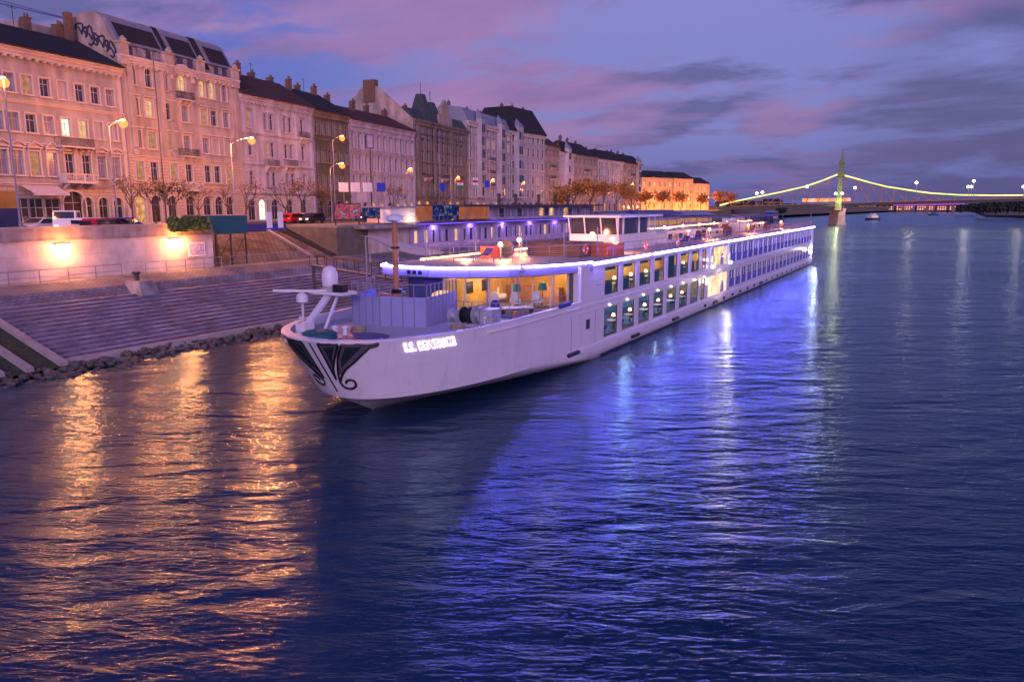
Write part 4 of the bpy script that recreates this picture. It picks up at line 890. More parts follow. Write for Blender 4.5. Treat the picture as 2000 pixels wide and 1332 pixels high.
for k, (px, py, Z, m, lab) in enumerate([(671, 366, 125, 'signw', 'white square banner before the left edge of the white house'), (694, 366, 127, 'signw', 'white square banner second from left before the white house'), (718, 366, 129, 'signw', 'white square banner third from left before the white house'), (744, 366, 131, 'signb', 'pale blue wide banner, rightmost of the row before the white house')]):
    p = on_depth(px, py, Z); t = thing('banner', lab, 'banner', (p.x, p.y, ST), 0, 'square banners above the street'); h = p.z - ST
    MB().box(-.05, .05, -1.1, 1.1, h - .75, h + .75).build('panel', M[m if k < 3 else 'signb'], t); MB().bar((0, 0, 0), (0, 0, h + .8), .06).build('post', M['polemetal'], t)
p = on_depth(722, 277, 135); t = thing('clock_sign', 'tall dark framed square sign on a post before the white house', 'sign', (p.x, p.y, ST), radians(-30)); h = p.z - ST
MB().box(-.1, .1, -.7, .7, h - 1.2, h + 1.2).build('frame', M['bluefascia'], t); MB().box(.102, .12, -.5, .5, h - 1.0, h + 1.0).build('face', M['pane_c'], t); MB().bar((0, 0, 0), (0, 0, h - 1.2), .12, n=8).build('post', M['iron'], t)
for k, (px, py, Z, cols_, lab) in enumerate([(893, 362, 150, 'rwg', 'red white green striped flag above the terminal roof'), (858, 368, 150, 'bbb', 'blue square flag left of the striped flag'), (946, 362, 160, 'bbb', 'blue flag right of the striped flag'), (923, 357, 158, 'wrw', 'red white flag between the striped and blue flags')]):
    p = on_depth(px, py, Z); t = thing('flag', lab, 'flag', (p.x, p.y, ST), 0, 'flags flown along the promenade'); h = p.z - ST
    MB().bar((0, 0, 0), (0, 0, h + 2.2), .05).build('pole', M['polemetal'], t); q = MB(); mm = {'r': 0, 'w': 1, 'g': 2, 'b': 3}
    for s in range(3):
        for j in range(5):
            w0, w1 = .12 * sin(j * 1.3), .12 * sin((j + 1) * 1.3); z0 = h - .5 + (2 - s) * .5
            q.mat(mm[cols_[s]]).add([(w0, .1 + j * .4, z0), (w1, .5 + j * .4, z0), (w1, .5 + j * .4, z0 + .5), (w0, .1 + j * .4, z0 + .5)], [(0, 1, 2, 3)])
    q.build('cloth', [M['flag_r'], M['flag_w'], M['flag_g'], M['signb']], t)
# tented pavilion roofs and moored vessels beyond
for k, (xa, xb, yt, Z, m, lab) in enumerate([(1185, 1240, 418, 165, 'bluefascia', 'dark blue tent roof directly behind the wheelhouse'), (1245, 1335, 414, 190, 'bluefascia', 'long dark blue tent roof right of the wheelhouse'), (1330, 1395, 415, 230, 'fascia', 'pale grey canopy roof beyond the blue tents')]):
    A = on_depth(xa, yt, Z); B = on_depth(xb, yt, Z + 25); t = thing('quay_pavilion', lab, 'pavilion', (A.x - 3, A.y, 4.6), atan2(B.y - A.y, B.x - A.x), 'tented pavilions on the quay'); L_ = (B.xy - A.xy).length; zt_ = A.z - 4.6
    MB().add([(0,-4,zt_-1),(L_,-4,zt_-1),(L_,4,zt_-1),(0,4,zt_-1),(2,0,zt_+.4),(L_-2,0,zt_+.4)], [(0,1,5,4),(1,2,5),(2,3,4,5),(3,0,4),(3,2,1,0)]).build('roof', M[m], t)
    for j in range(6): MB().bar((L_*j/5, -3.6, 0), (L_*j/5, -3.6, zt_ - 1), .1).build('post', M['polemetal'], t)
    MB().box(.5, L_ - .5, -2.5, 3, 0, zt_ - 1.3).build('core', M['purplewall'], t); MB().box(.6, L_ - .6, -2.55, -2.503, 1.0, 2.2).build('window_band', M['pane_dim'], t)
def vessel(xa, xb, yw, Z, h, label, dark=False):
    A = on_z(xa, yw, 0); t = thing('moored_vessel', label, 'boat', (A.x, A.y, 0), radians(95), 'vessels moored beyond the cruise ship'); L_ = Z
    MB().prism([(0, -3), (L_ - 6, -3), (L_, 0), (L_ - 6, 3), (0, 3)], -.5, 1.6).build('hull', M['cardark' if dark else 'hull2'], t); MB().box(2, L_ - 9, -2.6, 2.6, 1.6, h).build('cabin', M['carblue' if dark else 'hull2'], t)
    for k in range(int((L_ - 14) / 2.5)): MB().box(3 + k * 2.5, 4.6 + k * 2.5, -2.66, -2.603, 2.2, min(h - .4, 3.4)).build('window', M['pane_dim' if k % 3 else 'pane_d'], t)
    MB().box(4, L_ - 12, -2.9, 2.9, h, h + .2).build('roof', M['hull2'], t)
    MB().bar((L_ * .4, 0, h), (L_ * .4, 0, h + 3), .08).build('mast', M['iron'], t)
vessel(1420, 1460, 452, 40, 5.4, 'white passenger vessel moored beyond the ship stern'); vessel(1500, 1540, 434, 45, 6.5, 'dark vessel moored under the near bridge span', True)
# crane jib top left
A = on_depth(-40, -2, 190); B = on_depth(122, 36, 200); t = thing('tower_crane', 'thin lattice crane jib crossing the sky at top left', 'crane', (A.x, A.y, ST)); a = A - Vector((A.x, A.y, ST)); c = B - Vector((A.x, A.y, ST))
MB().bar(a, c, .16).bar(a + Vector((0, 0, .9)), c + Vector((0, 0, .2)), .1).build('jib', M['bluefascia'], t); MB().bar((0, 0, 0), a + Vector((0, 0, 3)), .6).build('tower', M['bluefascia'], t)
q = MB()
for k in range(30): q.bar(a.lerp(c, k / 30), a.lerp(c, (k + .5) / 30) + Vector((0, 0, .9 - .7 * k / 30)), .05)
q.build('lattice', M['bluefascia'], t)
WORLD = 1.0; SUN = 1.35
# ------------------------------------------------------------------ the cruise ship
LV = [(-1.2, (31.6, 52, 1.3, 1.)), (0, (30.2, 49, 1.3, 1.)), (1.15, (28, 41, 2.2, 2.)), (4.35, (26.3, 38, 2.3, 2.2))]
CX = -27.2; HB = 5.9; SY0 = 46.5; SY1 = 151.4
def hull(a, z, off=0.):                        # a in degrees from the stem, + = river side
    sd = 1 if a >= 0 else -1; ar = radians(min(abs(a), 90)); i = 0 if z < 0 else (1 if z < 1.15 else 2)
    t = (z - LV[i][0]) / (LV[i+1][0] - LV[i][0]); y0, ye, n, m = [LV[i][1][k] * (1 - t) + LV[i+1][1][k] * t for k in range(4)]
    p = Vector((CX + (.35 + (4.35 - max(z, 0)) * .13) * max(cos(ar), 0) ** 4 + sd * HB * sin(ar) ** (2 / m), ye - (ye - y0) * max(cos(ar), 0) ** (2 / n), z))
    if off:
        e = .4; q = hull(min(abs(a) + e, 89.9) * sd, z); w = hull(max(abs(a) - e, .01) * sd, z); tn = (q - w); nn = Vector((tn.y, -tn.x, 0)) * sd
        if nn.length > 1e-6: p = p + nn.normalized() * off
        if abs(a) < 1: p.y = hull(a, z).y - off
    return p
ship = thing('river_cruise_ship', 'long white two-deck river cruise ship with lit bow lettering and glowing roofline', 'ship')
zs = [-1.2, -.6, 0, .4, .8, 1.15, 1.5, 2.0, 2.5, 3.0, 3.5, 4.0, 4.35]
angs = [-90 + 3 * k for k in range(61)]
vs = []
for z in zs:
    row = [(CX - HB + (1.2 if k == 0 else 0), yv, z) for k, yv in enumerate((SY1 + .6, SY1 - 1.5, 110, 75, 53))] + [tuple(hull(a, z)) for a in angs] + [(CX + HB - (1.2 if k == 4 else 0), yv, z) for k, yv in enumerate((53 if z < 1.1 else SY0, 75, 110, SY1 - 1.5, SY1 + .6))]
    vs += row
n = len(row); fs = [(i*n+j, i*n+(j+1)%n, (i+1)*n+(j+1)%n, (i+1)*n+j) for i in range(len(zs) - 1) for j in range(n)]
hm = MB()
keep = []; 
for f in fs:                                    # above the knuckle the midship river side is the windowed wall
    j = f[0] % n; zlow = vs[f[0]][2]
    if j >= n - 5 and j < n - 2 and zlow >= 1.15: continue
    keep.append(f)
hm.add(vs, keep); ho = hm.build('hull', M['hull'], ship, smooth=True)
ho.data.set_sharp_from_angle(angle=radians(22)) if hasattr(ho.data, 'set_sharp_from_angle') else None
# boot topping, bulwark cap, rub rails
bt = MB(); L_ = [[hull(a, z, .02) for a in angs[30:]] + [Vector((CX + HB + .02, y, z)) for y in (60, 100, 150)] for z in (-.3, .13)]
# inner bulwark and cap
cap = MB(); pts = [hull(a, 4.35) for a in angs]; pts = [Vector((CX - HB, 52, 4.35))] + pts + [Vector((CX + HB, 47, 4.35))]
for p, q in zip(pts[:-1], pts[1:]):
    c = Vector((CX, 42, 4.35)); ip = p.lerp(c, .035); iq = q.lerp(c, .035)
    op = p + (p - c).normalized() * .06; oq = q + (q - c).normalized() * .06
    cap.add([op, oq, iq, ip, op + Vector((0,0,.07)), oq + Vector((0,0,.07)), iq + Vector((0,0,.07)), ip + Vector((0,0,.07))], [(0,1,2,3),(4,7,6,5),(0,4,5,1),(2,6,7,3)])
    cap.quad(ip, iq, iq - Vector((0, 0, .5)), ip - Vector((0, 0, .5)))
cap.build('bulwark_cap', M['hull2'], ship)
dk = MB(); dpts = [hull(a, 3.9) for a in angs]; dpts = [p.lerp(Vector((CX, 42, 3.9)), .01) for p in dpts] + [Vector((CX + HB - .05, 58, 3.9)), Vector((CX - HB + .05, 58, 3.9))]
dk.add(dpts, [tuple(range(len(dpts)))]); dk.build('foredeck', M['deck'], ship)
rr_ = MB()
for (ya, yb, z, w, h) in ((44.2, SY1 - 1.5, .98, .1, .12), (SY0 - .5, SY1 - 1.5, 4.02, .07, .07), (SY0 - .5, SY1 - 1.5, 3.62, .05, .04)):
    rr_.box(CX + HB - .02, CX + HB + w, ya, yb, z - h, z + h)
pp_ = [hull(a, 4.02, .05) for a in (74, 78, 82, 86, 89.5)] + [Vector((CX + HB + .05, SY0 - .5, 4.02))]; rr_.path(pp_, .07); rr_.build('rub_rail', M['hull2'], ship)
sk = MB(); sk.add([(CX+HB+.10, 46, .86), (CX+HB+.10, SY1-1.5, .86), (CX+HB+.03, SY1-1.5, .16), (CX+HB+.03, 50, .16), (CX+HB-.01, 46, .86), (CX+HB-.01, SY1-1.5, .86), (CX+HB-.01, SY1-1.5, .16), (CX+HB-.01, 50, .16)], [(0,3,2,1),(0,1,5,4),(3,7,6,2),(0,4,7,3),(1,2,6,5)]); sk.build('sponson', M['hull'], ship)
w = MB().box(CX+HB-.01, CX+HB+.045, 50, SY1 - 1.5, -.3, .15); 
ap = [hull(a, .12, .02) for a in range(40, 91, 5)]
w.build('boot_stripe', M['antifoul'], ship)
# lower portholes along the sponson aft
for k in range(18):
    y_ = 77 + k * 3.9; MB().box(CX+HB+.075, CX+HB+.10, y_, y_ + .9, .38, .68).build('porthole', M['pane_d'], ship)
for y_ in (44.2, 56.0, 66.5, 80.5, 104): MB().bar((CX+HB+.16, y_, 1.02 if y_ < 50 else .5), (CX+HB+.16, y_ + 1.6, 1.02 if y_ < 50 else .5), .14, n=8).build('fender', M['antifoul'], ship)
MB().bar((CX + HB + .12, 42.9, 4.5), (CX + HB + .0, 44.6, 4.5), .14, n=8).build('fender', M['bluef'], ship)
# windowed river side
WIN = []
pitch = 3.62
for k in range(8):
    y_ = 50.5 + k * pitch
    wv = 2.75 if k < 7 else 1.6
    WIN += [(y_, y_ + wv, 4.42, 6.48, 'up', k), (y_, y_ + wv, 1.28, 3.46, 'lo', k)]
AFT = []
k = 0; y_ = 87.6
while y_ < 147.5:
    AFT += [(y_, y_ + 2.55, 4.42, 6.5, 'up', k), (y_, y_ + 2.55, 1.5, 3.46, 'lo', k)]; y_ += 3.05; k += 1
fw = MB(); Y0 = SY0 + .0
ops = [(a - Y0, b_ - Y0, c - 1.1, d - 1.1) for a, b_, c, d, _, _ in WIN + AFT]
facade_grid(fw, SY1 - 1.5 - Y0, 5.75, ops, .16); fw.v = [(CX + HB + .006 - p[1], Y0 + p[0], 1.1 + p[2]) for p in fw.v]; fw.build('side_wall', [M['hull'], M['hull']], ship)
pw = MB().box(CX - HB, CX - HB + .1, SY0, SY1, 4.35, 6.85).box(CX - HB, CX + HB - 1.0, SY1 + .0, SY1 + .1, 4.35, 6.85); pw.quad((CX + HB, SY1 - 1.5, 1.1), (CX + HB - 1.0, SY1 + .6, 1.1), (CX + HB - 1.0, SY1 + .6, 6.9), (CX + HB, SY1 - 1.5, 6.9)); pw.build('rear_wall', M['hull'], ship)
# front face beside the lounge where the side wall starts
MB().box(CX + HB - 1.1, CX + HB - .005, SY0 - .12, SY0, 3.9, 6.8).build('corner_panel', M['hull2'], ship)
rx = CX + HB
for (a, b_, c, d, lv, k) in WIN:
    f = MB(); t = .06
    f.box(rx-.14, rx-.06, a, a+t, c, d).box(rx-.14, rx-.06, b_-t, b_, c, d).box(rx-.14, rx-.06, a+t, b_-t, c, c+t).box(rx-.14, rx-.06, a+t, b_-t, d-t, d)
    f.box(rx-.13, rx-.07, a+t, b_-t, c+.9, c+.94); fo = f.build('window', M['frame_d'], ship)
    MB().quad((rx-.1, a, c), (rx-.1, b_, c), (rx-.1, b_, d), (rx-.1, a, d)).build('pane', M['shipglass'], fo)
    if lv == 'up':
        MB().box(rx-.36, rx-.3, a+.05, b_-.05, (d - .3) if k != 4 else c, d).build('curtain', M['teal'], fo)
        if k != 4: MB().box(rx-.62, rx-.5, a+.1, b_-.1, c - .3, c + .95).build('banquette', M['teal'], fo)
        if k in (2, 5, 7): MB().box(rx-.34, rx-.3, a+.05, a + .7, c, d).build('curtain', M['teal'], fo)
    else: MB().lathe((rx + .06, a + .9, d + .14), [(.09, 0), (.12, .05), (.04, .1)], 8).build('downlight', M['downl'], fo)
for (a, b_, c, d, lv, k) in AFT:
    f = MB(); f.box(rx-.14, rx-.04, a, b_, c, c+.03).box(rx-.14, rx-.04, a, b_, d-.03, d).box(rx-.14, rx-.03, a, a+.05, c, d).box(rx-.14, rx-.03, b_-.05, b_, c, d).box(rx-.14, rx-.05, (a+b_)/2-.04, (a+b_)/2+.04, c, d)
    fo = f.build('cabin_window', M['hull2'], ship)
    h_ = random.random(); MB().quad((rx-.1, a, c), (rx-.1, b_, c), (rx-.1, b_, d), (rx-.1, a, d)).build('pane', M['cabinglass2' if h_ < .4 else 'cabinglass'], fo)
    if h_ > .9 : MB().box(rx-.099, rx-.09, a+.1, a+.8, c+.9, d-.2).build('lit_lamp', M['pane_dim'], fo)
    MB().box(rx-.05, rx-.03, a+.05, b_-.05, c, c + .95).build('balcony_glass', M['balcony_glass'], fo)
# lobby: backlit onyx panels, twisted columns
ly0, ly1 = 79.3, 86.6
MB().box(rx+.001, rx+.03, 79.6, 85.6, 4.5, 6.45).build('lobby_panel', M['glow_lobby'], ship)
MB().box(rx+.001, rx+.03, 78.6, 86.2, 1.3, 3.45).build('lobby_panel', M['glow_lobby2'], ship)
dr = MB()
for (a, z0, z1) in ((82.9, 4.5, 5.7), (83.4, 1.35, 2.6)): dr.extr([(a, z0), (a + 1.5, z0), (a + 1.35, z1 - .4), (a + 1.0, z1), (a + .5, z1), (a + .15, z1 - .4)], (rx + .032, 0, 0), (0, 1, 0), (0, 0, 1), (1, 0, 0), .03)
dr.build('lobby_door', M['cabinglass2'], ship)
for y_ in (79.1, 86.4):
    q = MB()
    q.box(rx, rx+.16, y_ - .42, y_ + .42, 4.3, 6.55); q.mat(1)
    for j in range(6):
        z = 4.5 + j * .33; q.extr([(y_ - .42, z), (y_ + .42, z + .28), (y_ + .42, z + .42), (y_ - .42, z + .14)], (rx + .161, 0, 0), (0, 1, 0), (0, 0, 1), (1, 0, 0), .02)
    c_ = q.build('scroll_column', [M['hull2'], M['motif']], ship); MB().lathe((rx + .3, y_, 4.36), [(.1, 0), (.26, .12), (.2, .3)], 10).build('column_lamp', M['glow_w'], c_)
    light('column_light', (rx + .45, y_, 5.2), 42, (1., .85, .8), .1, c_)
light('lobby_light', (rx + 1.2, 82.6, 2.6), 260, (1., .7, .5), .3, ship)
# stern lamps
for z in (2.35, 3.25): MB().lathe((rx + .02, 147.9, z), [(.34, 0), (.34, .12), (.1, .2)], 12, 'x').build('stern_lamp', M['glow_w'], ship)
light('stern_light', (rx + .9, 147.9, 2.8), 330, (.95, .9, 1.), .25, ship)
# hull doors, small ports
MB().box(rx + .001, rx + .03, 47.3, 47.9, 2.35, 3.05).build('porthole', M['pane_d'], ship)
q = MB().box(rx + .001, rx + .012, 44.9, 44.93, 1.15, 3.5).box(rx + .001, rx + .012, 48.9, 48.93, 1.15, 3.5).box(rx + .001, rx + .012, 48.95, 50.2, 5.3, 5.33); q.build('panel_seam', M['motif_g'], ship)
# interiors of restaurant and lower saloon
iy0, iy1 = 50.2, 79.3
MB().box(rx - 5.2, rx - .2, iy0, iy1, 3.95, 4.1).box(rx - 5.2, rx - .2, iy0, iy1, 1.05, 1.12).build('saloon_floor', M['carpet'], ship)
MB().box(rx - 5.3, rx - 5.2, iy0, iy1, 3.7, 6.7).build('saloon_wall', M['warmwall'], ship); MB().box(rx - 5.3, rx - 5.2, iy0, iy1, 1.1, 3.7).build('saloon_wall', M['slatewall'], ship)
MB().box(rx - 5.2, rx - .2, iy0 - .1, iy0, 1.1, 6.7).box(rx - 5.2, rx - .2, iy1, iy1 + .1, 1.1, 6.7).box(rx - 5.2, rx - .2, iy0, iy1, 6.62, 6.7).box(rx-5.2, rx-.2, iy0, iy1, 3.6, 3.7).build('saloon_ceiling', M['warmwall'], ship)
for k in range(4):
    light('saloon_light', (rx - 2.6, 54 + k * 7.2, 6.2), 420, (1., .66, .26), .25, ship); light('saloon_light', (rx - 2.6, 54 + k * 7.2, 3.3), 190, (.62, .85, 1.), .2, ship)
def dining(x, y, z, label, lamp=True):
    t = thing('dining_table', label, 'table', (x, y, z), 0, 'tables inside the ship behind the side windows')
    MB().lathe((0, 0, .70), [(.5, 0), (.52, .02), (.5, .05)], 16).build('tabletop', M['whitef'], t); MB().lathe((0, 0, 0), [(.25, 0), (.05, .05), (.05, .7)], 10).build('leg', M['iron'], t)
    if lamp: s = MB().lathe((0, 0, .75), [(.06, 0), (.02, .05), (.02, .3)], 8).build('lamp_stem', M['iron'], t); MB().lathe((0, 0, 1.05), [(.16, 0), (.1, .24)], 12).build('lamp_shade', M['globe'], t)
def chair(x, y, z, rz, label, m='bluef', grp='armchairs inside the ship', nm='armchair'):
    t = thing(nm, label, 'chair', (x, y, z), rz, grp)
    MB().box(-.3, .3, -.3, .3, .34, .5).build('seat', M[m], t); MB().extr([(-.3, 0), (.3, 0), (.28, .5), (.15, .62), (-.15, .62), (-.28, .5)], (0, .22, .48), (1, 0, 0), (0, 0, 1), (0, 1, 0), .12).build('backrest', M[m], t)
    for s in (-1, 1):
        MB().box(s*.32-.05, s*.32+.05, -.28, .28, .45, .66).build('armrest', M[m], t)
        for s2 in (-1, 1): MB().bar((s*.24, s2*.24, 0), (s*.24, s2*.24, .34), .025).build('leg', M['iron'], t)
ORD = ['first', 'second', 'third', 'fourth', 'fifth', 'sixth', 'seventh', 'eighth']
for k in range(7):
    y_ = 51.8 + k * pitch
    dining(rx - 1.25, y_, 1.12, f'white-clothed table with lamp behind the {ORD[k]} lower window from the bow'); chair(rx - 1.2, y_ + 1.0, 1.12, pi, f'navy armchair behind the {ORD[k]} lower window from the bow')
    if k != 4: dining(rx - 1.25, y_, 4.1, f'table with lamp behind the {ORD[k]} upper window from the bow'); chair(rx - 1.2, y_ + 1.0, 4.1, pi, f'teal armchair behind the {ORD[k]} upper window from the bow', 'teal')
# roof / sun deck
RF = [(CX - HB, 45), (-33.1, 40.2), (-32.6, 39.1), (-31.2, 38.55), (-28.5, 38.6), (-26, 39.6), (-24, 41.25), (-22.5, 43.8), (-21.6, 46.4), (CX + HB, 48.2)]
poly = RF + [(CX + HB, SY1 - 1.5), (CX + HB - 1, SY1 + .6), (CX - HB + 1, SY1 + .6), (CX - HB, SY1 - 1.5)]
MB().prism(poly, 6.86, 7.02).build('sun_deck', M['deck'], ship)
fa = MB()
for a, b_ in zip(RF[:-1], RF[1:]):
    a = Vector((*a, 0)); b_ = Vector((*b_, 0)); d = (b_ - a).normalized(); nn = Vector((d.y, -d.x, 0)); o_ = nn * .04; i_ = -nn * .3
    fa.add([a + o_ + Vector((0,0,7.06)), b_ + o_ + Vector((0,0,7.06)), b_ + i_ + Vector((0,0,7.10)), a + i_ + Vector((0,0,7.10)), a + o_ * 2 + Vector((0,0,6.42)), b_ + o_ * 2 + Vector((0,0,6.42)), b_ + i_ * 2 + Vector((0,0,6.3)), a + i_ * 2 + Vector((0,0,6.3))], [(0,1,2,3),(0,4,5,1),(4,7,6,5),(3,2,6,7)])
fa.build('roof_fascia', M['fascia'], ship)
MB().box(rx - .1, rx + .1, 48.2, SY1 - 1.5, 6.72, 6.98).build('gutter', M['hull2'], ship)
MB().box(CX - HB - .06, CX - HB + .1, 45, SY1 - 1.5, 6.72, 7.1).build('gutter', M['hull2'], ship)
ledp = [Vector((x, y, 7.04)) for x, y in RF]; cc = Vector((CX, 60, 7.04)); ledp = [p + (p - cc).normalized() * .12 for p in ledp]
MB().path(ledp[1:], .045, 6).build('led_strip', M['led'], ship)
MB().box(rx + .101, rx + .16, 48.2, SY1 - 1.6, 6.86, 6.97).build('led_strip', M['led'], ship)
for (x, y) in ((-33.0, 39.6), (-23.5, 42.0), (-21.5, 47.6), (-21.15, 60), (-21.15, 84.5)): MB().lathe((x + .05, y - .12, 6.92), [(.05, -.16), (.2, -.1), (.23, 0), (.2, .1), (.06, .17)], 12).build('roof_spotlight', M['hull2'], ship)
for k in range(3): MB().box(-30.1 + k * .45, -29.85 + k * .45, 38.42 + .01 * k, 38.5, 6.58, 6.82).build('deck_camera', M['motif'], ship)
# lounge glass front
GF = [(CX - HB + .15, 47), (CX - HB + .3, 42.2), (-31.6, 40.6), (-30.0, 40.15), (-28.45, 40.2), (-27.1, 40.8), (-25.8, 41.7), (-24.7, 42.8), (-23.8, 44.0), (-23.1, 45.3), (-22.5, 46.45)]
for k, (a, b_) in enumerate(zip(GF[:-1], GF[1:])):
    A3 = Vector((*a, 3.9)); B3 = Vector((*b_, 3.9)); U = Vector((0, 0, 1))
    f = MB().bar(A3, A3 + U * 2.7, .05).bar(A3 + U * .05, B3 + U * .05, .05).bar(A3 + U * 2.5, B3 + U * 2.5, .05)
    fo = f.build('glass_front', M['motif_g'] if k < 4 else M['hull2'], ship)
    g = MB().quad(A3, B3, B3 + U * 2.6, A3 + U * 2.6).build('pane', M['cabinglass'] if k < 4 else M['shipglass'], fo)
MB().bar((-22.0, 46.3, 3.9), (-22.0, 46.3, 6.8), .16, n=4).build('corner_column', M['frame_d'], ship)
# lounge interior
MB().box(-28.45, -21.6, 40.2, 50, 3.92, 3.96).build('lounge_floor', M['carpet'], ship); MB().box(-28.6, -28.5, 40.2, 50, 3.9, 6.6).box(-28.5, -21.6, 50, 50.1, 3.9, 6.7).build('lounge_wall', M['warmwall'], ship)
MB().prism([(-28.45, 41), (-26.9, 41.4), (-24, 44.5), (-22, 47), (-21.6, 50), (-28.45, 50)], 6.55, 6.6).build('lounge_ceiling', M['warmwall'], ship)
MB().box(-28.49, -28.42, 41, 49, 6.15, 6.25).box(-28.4, -22, 49.9, 49.97, 6.15, 6.25).build('cove_light', M['led_warm'], ship)
MB().box(-28.4, -24, 48.4, 49.2, 3.96, 5.0).build('bar_counter', M['warmwall2'], ship)
MB().box(-28.49, -28.44, 43.0, 43.8, 4.9, 5.7).box(-28.49, -28.44, 45.0, 45.8, 4.9, 5.7).build('wall_screen', M['motif'], ship)
for x, y in ((-26.8, 44.5), (-24.5, 47.5)): light('lounge_light', (x, y, 6.0), 210, (1., .60, .18), .2, ship)
for k, (x, y, tx) in enumerate(((-25.6, 45.0, 'left'), (-24.4, 46.6, 'right'))):
    t = thing('standing_lamp', f'{tx} teal shaded standing lamp inside the lit bow lounge', 'lamp', (x, y, 3.96)); MB().lathe((0, 0, 0), [(.2, 0), (.03, .04), (.02, 1.1)], 8).build('stem', M['iron'], t); MB().lathe((0, 0, 1.1), [(.34, 0), (.24, .5)], 14).build('lamp_shade', M['teal'], t)
for k, (x, y, rz) in enumerate(((-26.6, 43.4, 0), (-25.2, 44.1, .6), (-24.2, 45.4, .9), (-27.5, 46.2, 2))): chair(x, y, 3.96, rz, ['white armchair at the left inside the bow lounge', 'white armchair beside the left teal lamp', 'white armchair beside the right teal lamp', 'white armchair beside the lounge bar'][k], 'whitef', 'armchairs in the bow lounge')
# windbreak screens
WB = [(-31.8, 37.3), (-30.7, 33.9), (-28.6, 33.9), (-25.9, 34.8), (-26.1, 36.7), (-26.5, 38.7)]
for k, (a, b_) in enumerate(zip(WB[:-1], WB[1:])):
    A3 = Vector((*a, 3.9)); B3 = Vector((*b_, 3.9)); U = Vector((0, 0, 1)); d = (B3 - A3)
    s = MB(); nn = Vector((d.y, -d.x, 0)).normalized() * .05
    s.add([A3 - nn, B3 - nn, B3 + nn, A3 + nn, A3 - nn + U * 1.75, B3 - nn + U * 1.75, B3 + nn + U * 1.75, A3 + nn + U * 1.75], [(0,1,5,4),(1,2,6,5),(2,3,7,6),(3,0,4,7),(4,5,6,7)])
    so = s.build('windbreak_panel', M['screen'], ship)
    q = MB()
    for j in range(4): P = A3 + d * (j / 4); q.bar(P + nn * 1.3, P + nn * 1.3 + U * 2.5, .035)
    q.bar(A3 + nn * 1.3 + U * 2.5, B3 + nn * 1.3 + U * 2.5, .03); q.build('stanchion', M['polemetal'], so)
# yellow lit window seen over the windbreak, standing in for a lamp's glow
MB().extr([(0, 0), (1.1, .05), (1.1, .45), (.5, .42), (.1, .25)], (-28.6, 39.0, 5.1), (1, .1, 0), (0, 0, 1), (0, 1, 0), .25).build('lit_window', M['pane_lit'], ship)
# mast with lamp, box base
MB().box(-29.35, -28.0, 34.5, 35.1, 3.9, 5.75).build('mast_housing', M['orange_box'] if False else M['brown'], ship)
mm = MB().bar((-28.55, 35.4, 3.9), (-28.55, 35.4, 10.0), .18, n=14); mo = mm.build('mast', M['brown'], ship, smooth=False)
MB().lathe((-28.55, 35.4, 10.0), [(.3, 0), (.5, .1), (.5, .3), (.2, .45)], 12).build('mast_head', M['hull2'], mo)
MB().lathe((-28.55, 35.4, 8.4), [(.22, 0), (.27, .02), (.27, .1), (.22, .12)], 14).build('mast_collar', M['motif'], mo); MB().lathe((-28.55, 35.4, 5.72), [(.5, 0), (.55, .05), (.3, .25)], 14).build('mast_collar', M['motif'], mo)
# radar stand, radome, bar
MB().bar((-29.9, 28.6, 3.95), (-30.35, 31.6, 6.0), .28, .12).bar((-28.9, 29.4, 3.95), (-29.9, 31.8, 5.95), .1).bar((-31.3, 30.8, 3.95), (-30.9, 31.9, 5.95), .1).box(-31.5, -29.0, 31.1, 32.4, 5.95, 6.12).build('radar_stand', M['hull2'], ship)
MB().lathe((-30.3, 31.6, 6.12), [(.2, 0), (.22, .2), (.42, .26), (.46, .4), (.46, .95), (.36, 1.28), (.18, 1.42), (.03, 1.46)], 20).build('radome', M['hull2'], ship, smooth=True)
MB().bar((-33.1, 29.9, 6.15), (-30.4, 31.5, 6.12), .09).lathe((-31.7, 30.75, 5.4), [(.12, 0), (.34, .1), (.34, .45), (.15, .62)], 12).bar((-31.7, 30.75, 4.0), (-31.7, 30.75, 5.4), .07).build('radar_bar', M['hull2'], ship)
MB().box(-29.75, -29.05, 31.2, 31.7, 6.13, 6.55).build('searchlight', M['motif'], ship)
MB().box(-30.4, -29.7, 28.9, 29.6, 3.9, 4.6).build('deck_locker', M['hull2'], ship)
MB().lathe((-28.7, 28.9, 3.95), [(.95, 0), (.95, .28), (.7, .38)], 20).build('round_hatch', M['teal_paint'], ship)
MB().lathe((-26.6, 30.2, 3.92), [(1.3, 0), (1.3, .08), (1.1, .12)], 24).build('round_hatch', M['bluefascia'], ship)
MB().box(-29.6, -29.0, 27.3, 28.1, 3.9, 4.25).build('bow_roller', M['hull2'], ship)
def bitts(x, y, rz=0):
    c, s = cos(rz), sin(rz); q = MB()
    for d in (-.3, .3): q.lathe((x + d * c, y + d * s, 3.92), [(.13, 0), (.13, .45), (.19, .5), (.19, .6), (.05, .63)], 12)
    q.box(x - .5, x + .5, y - .2, y + .2, 3.91, 3.99); q.build('bollard', M['hull2'], ship)
bitts(-28.0, 29.8, .3); bitts(-32.2, 31.5, 1.2); bitts(-22.9, 37.0, 1.2)
wl = MB()
for k, (y_, r_, m_) in enumerate(((0, .42, 0), (.55, .5, 1), (1.05, .55, 0))): wl.mat(m_).lathe((-24.9 + k * .55, 36.0 + y_ * .9, 4.55), [(r_, -.06), (r_, 0), (r_ * .5, .02), (r_ * .5, .38), (r_, .4), (r_, .46)], 18, 'x')
wl.mat(0).box(-25.3, -22.9, 36.0, 37.4, 3.92, 4.1).box(-23.3, -22.5, 36.6, 37.6, 3.92, 4.95); wo = wl.build('anchor_winch', [M['drum'], M['motif_t']], ship)
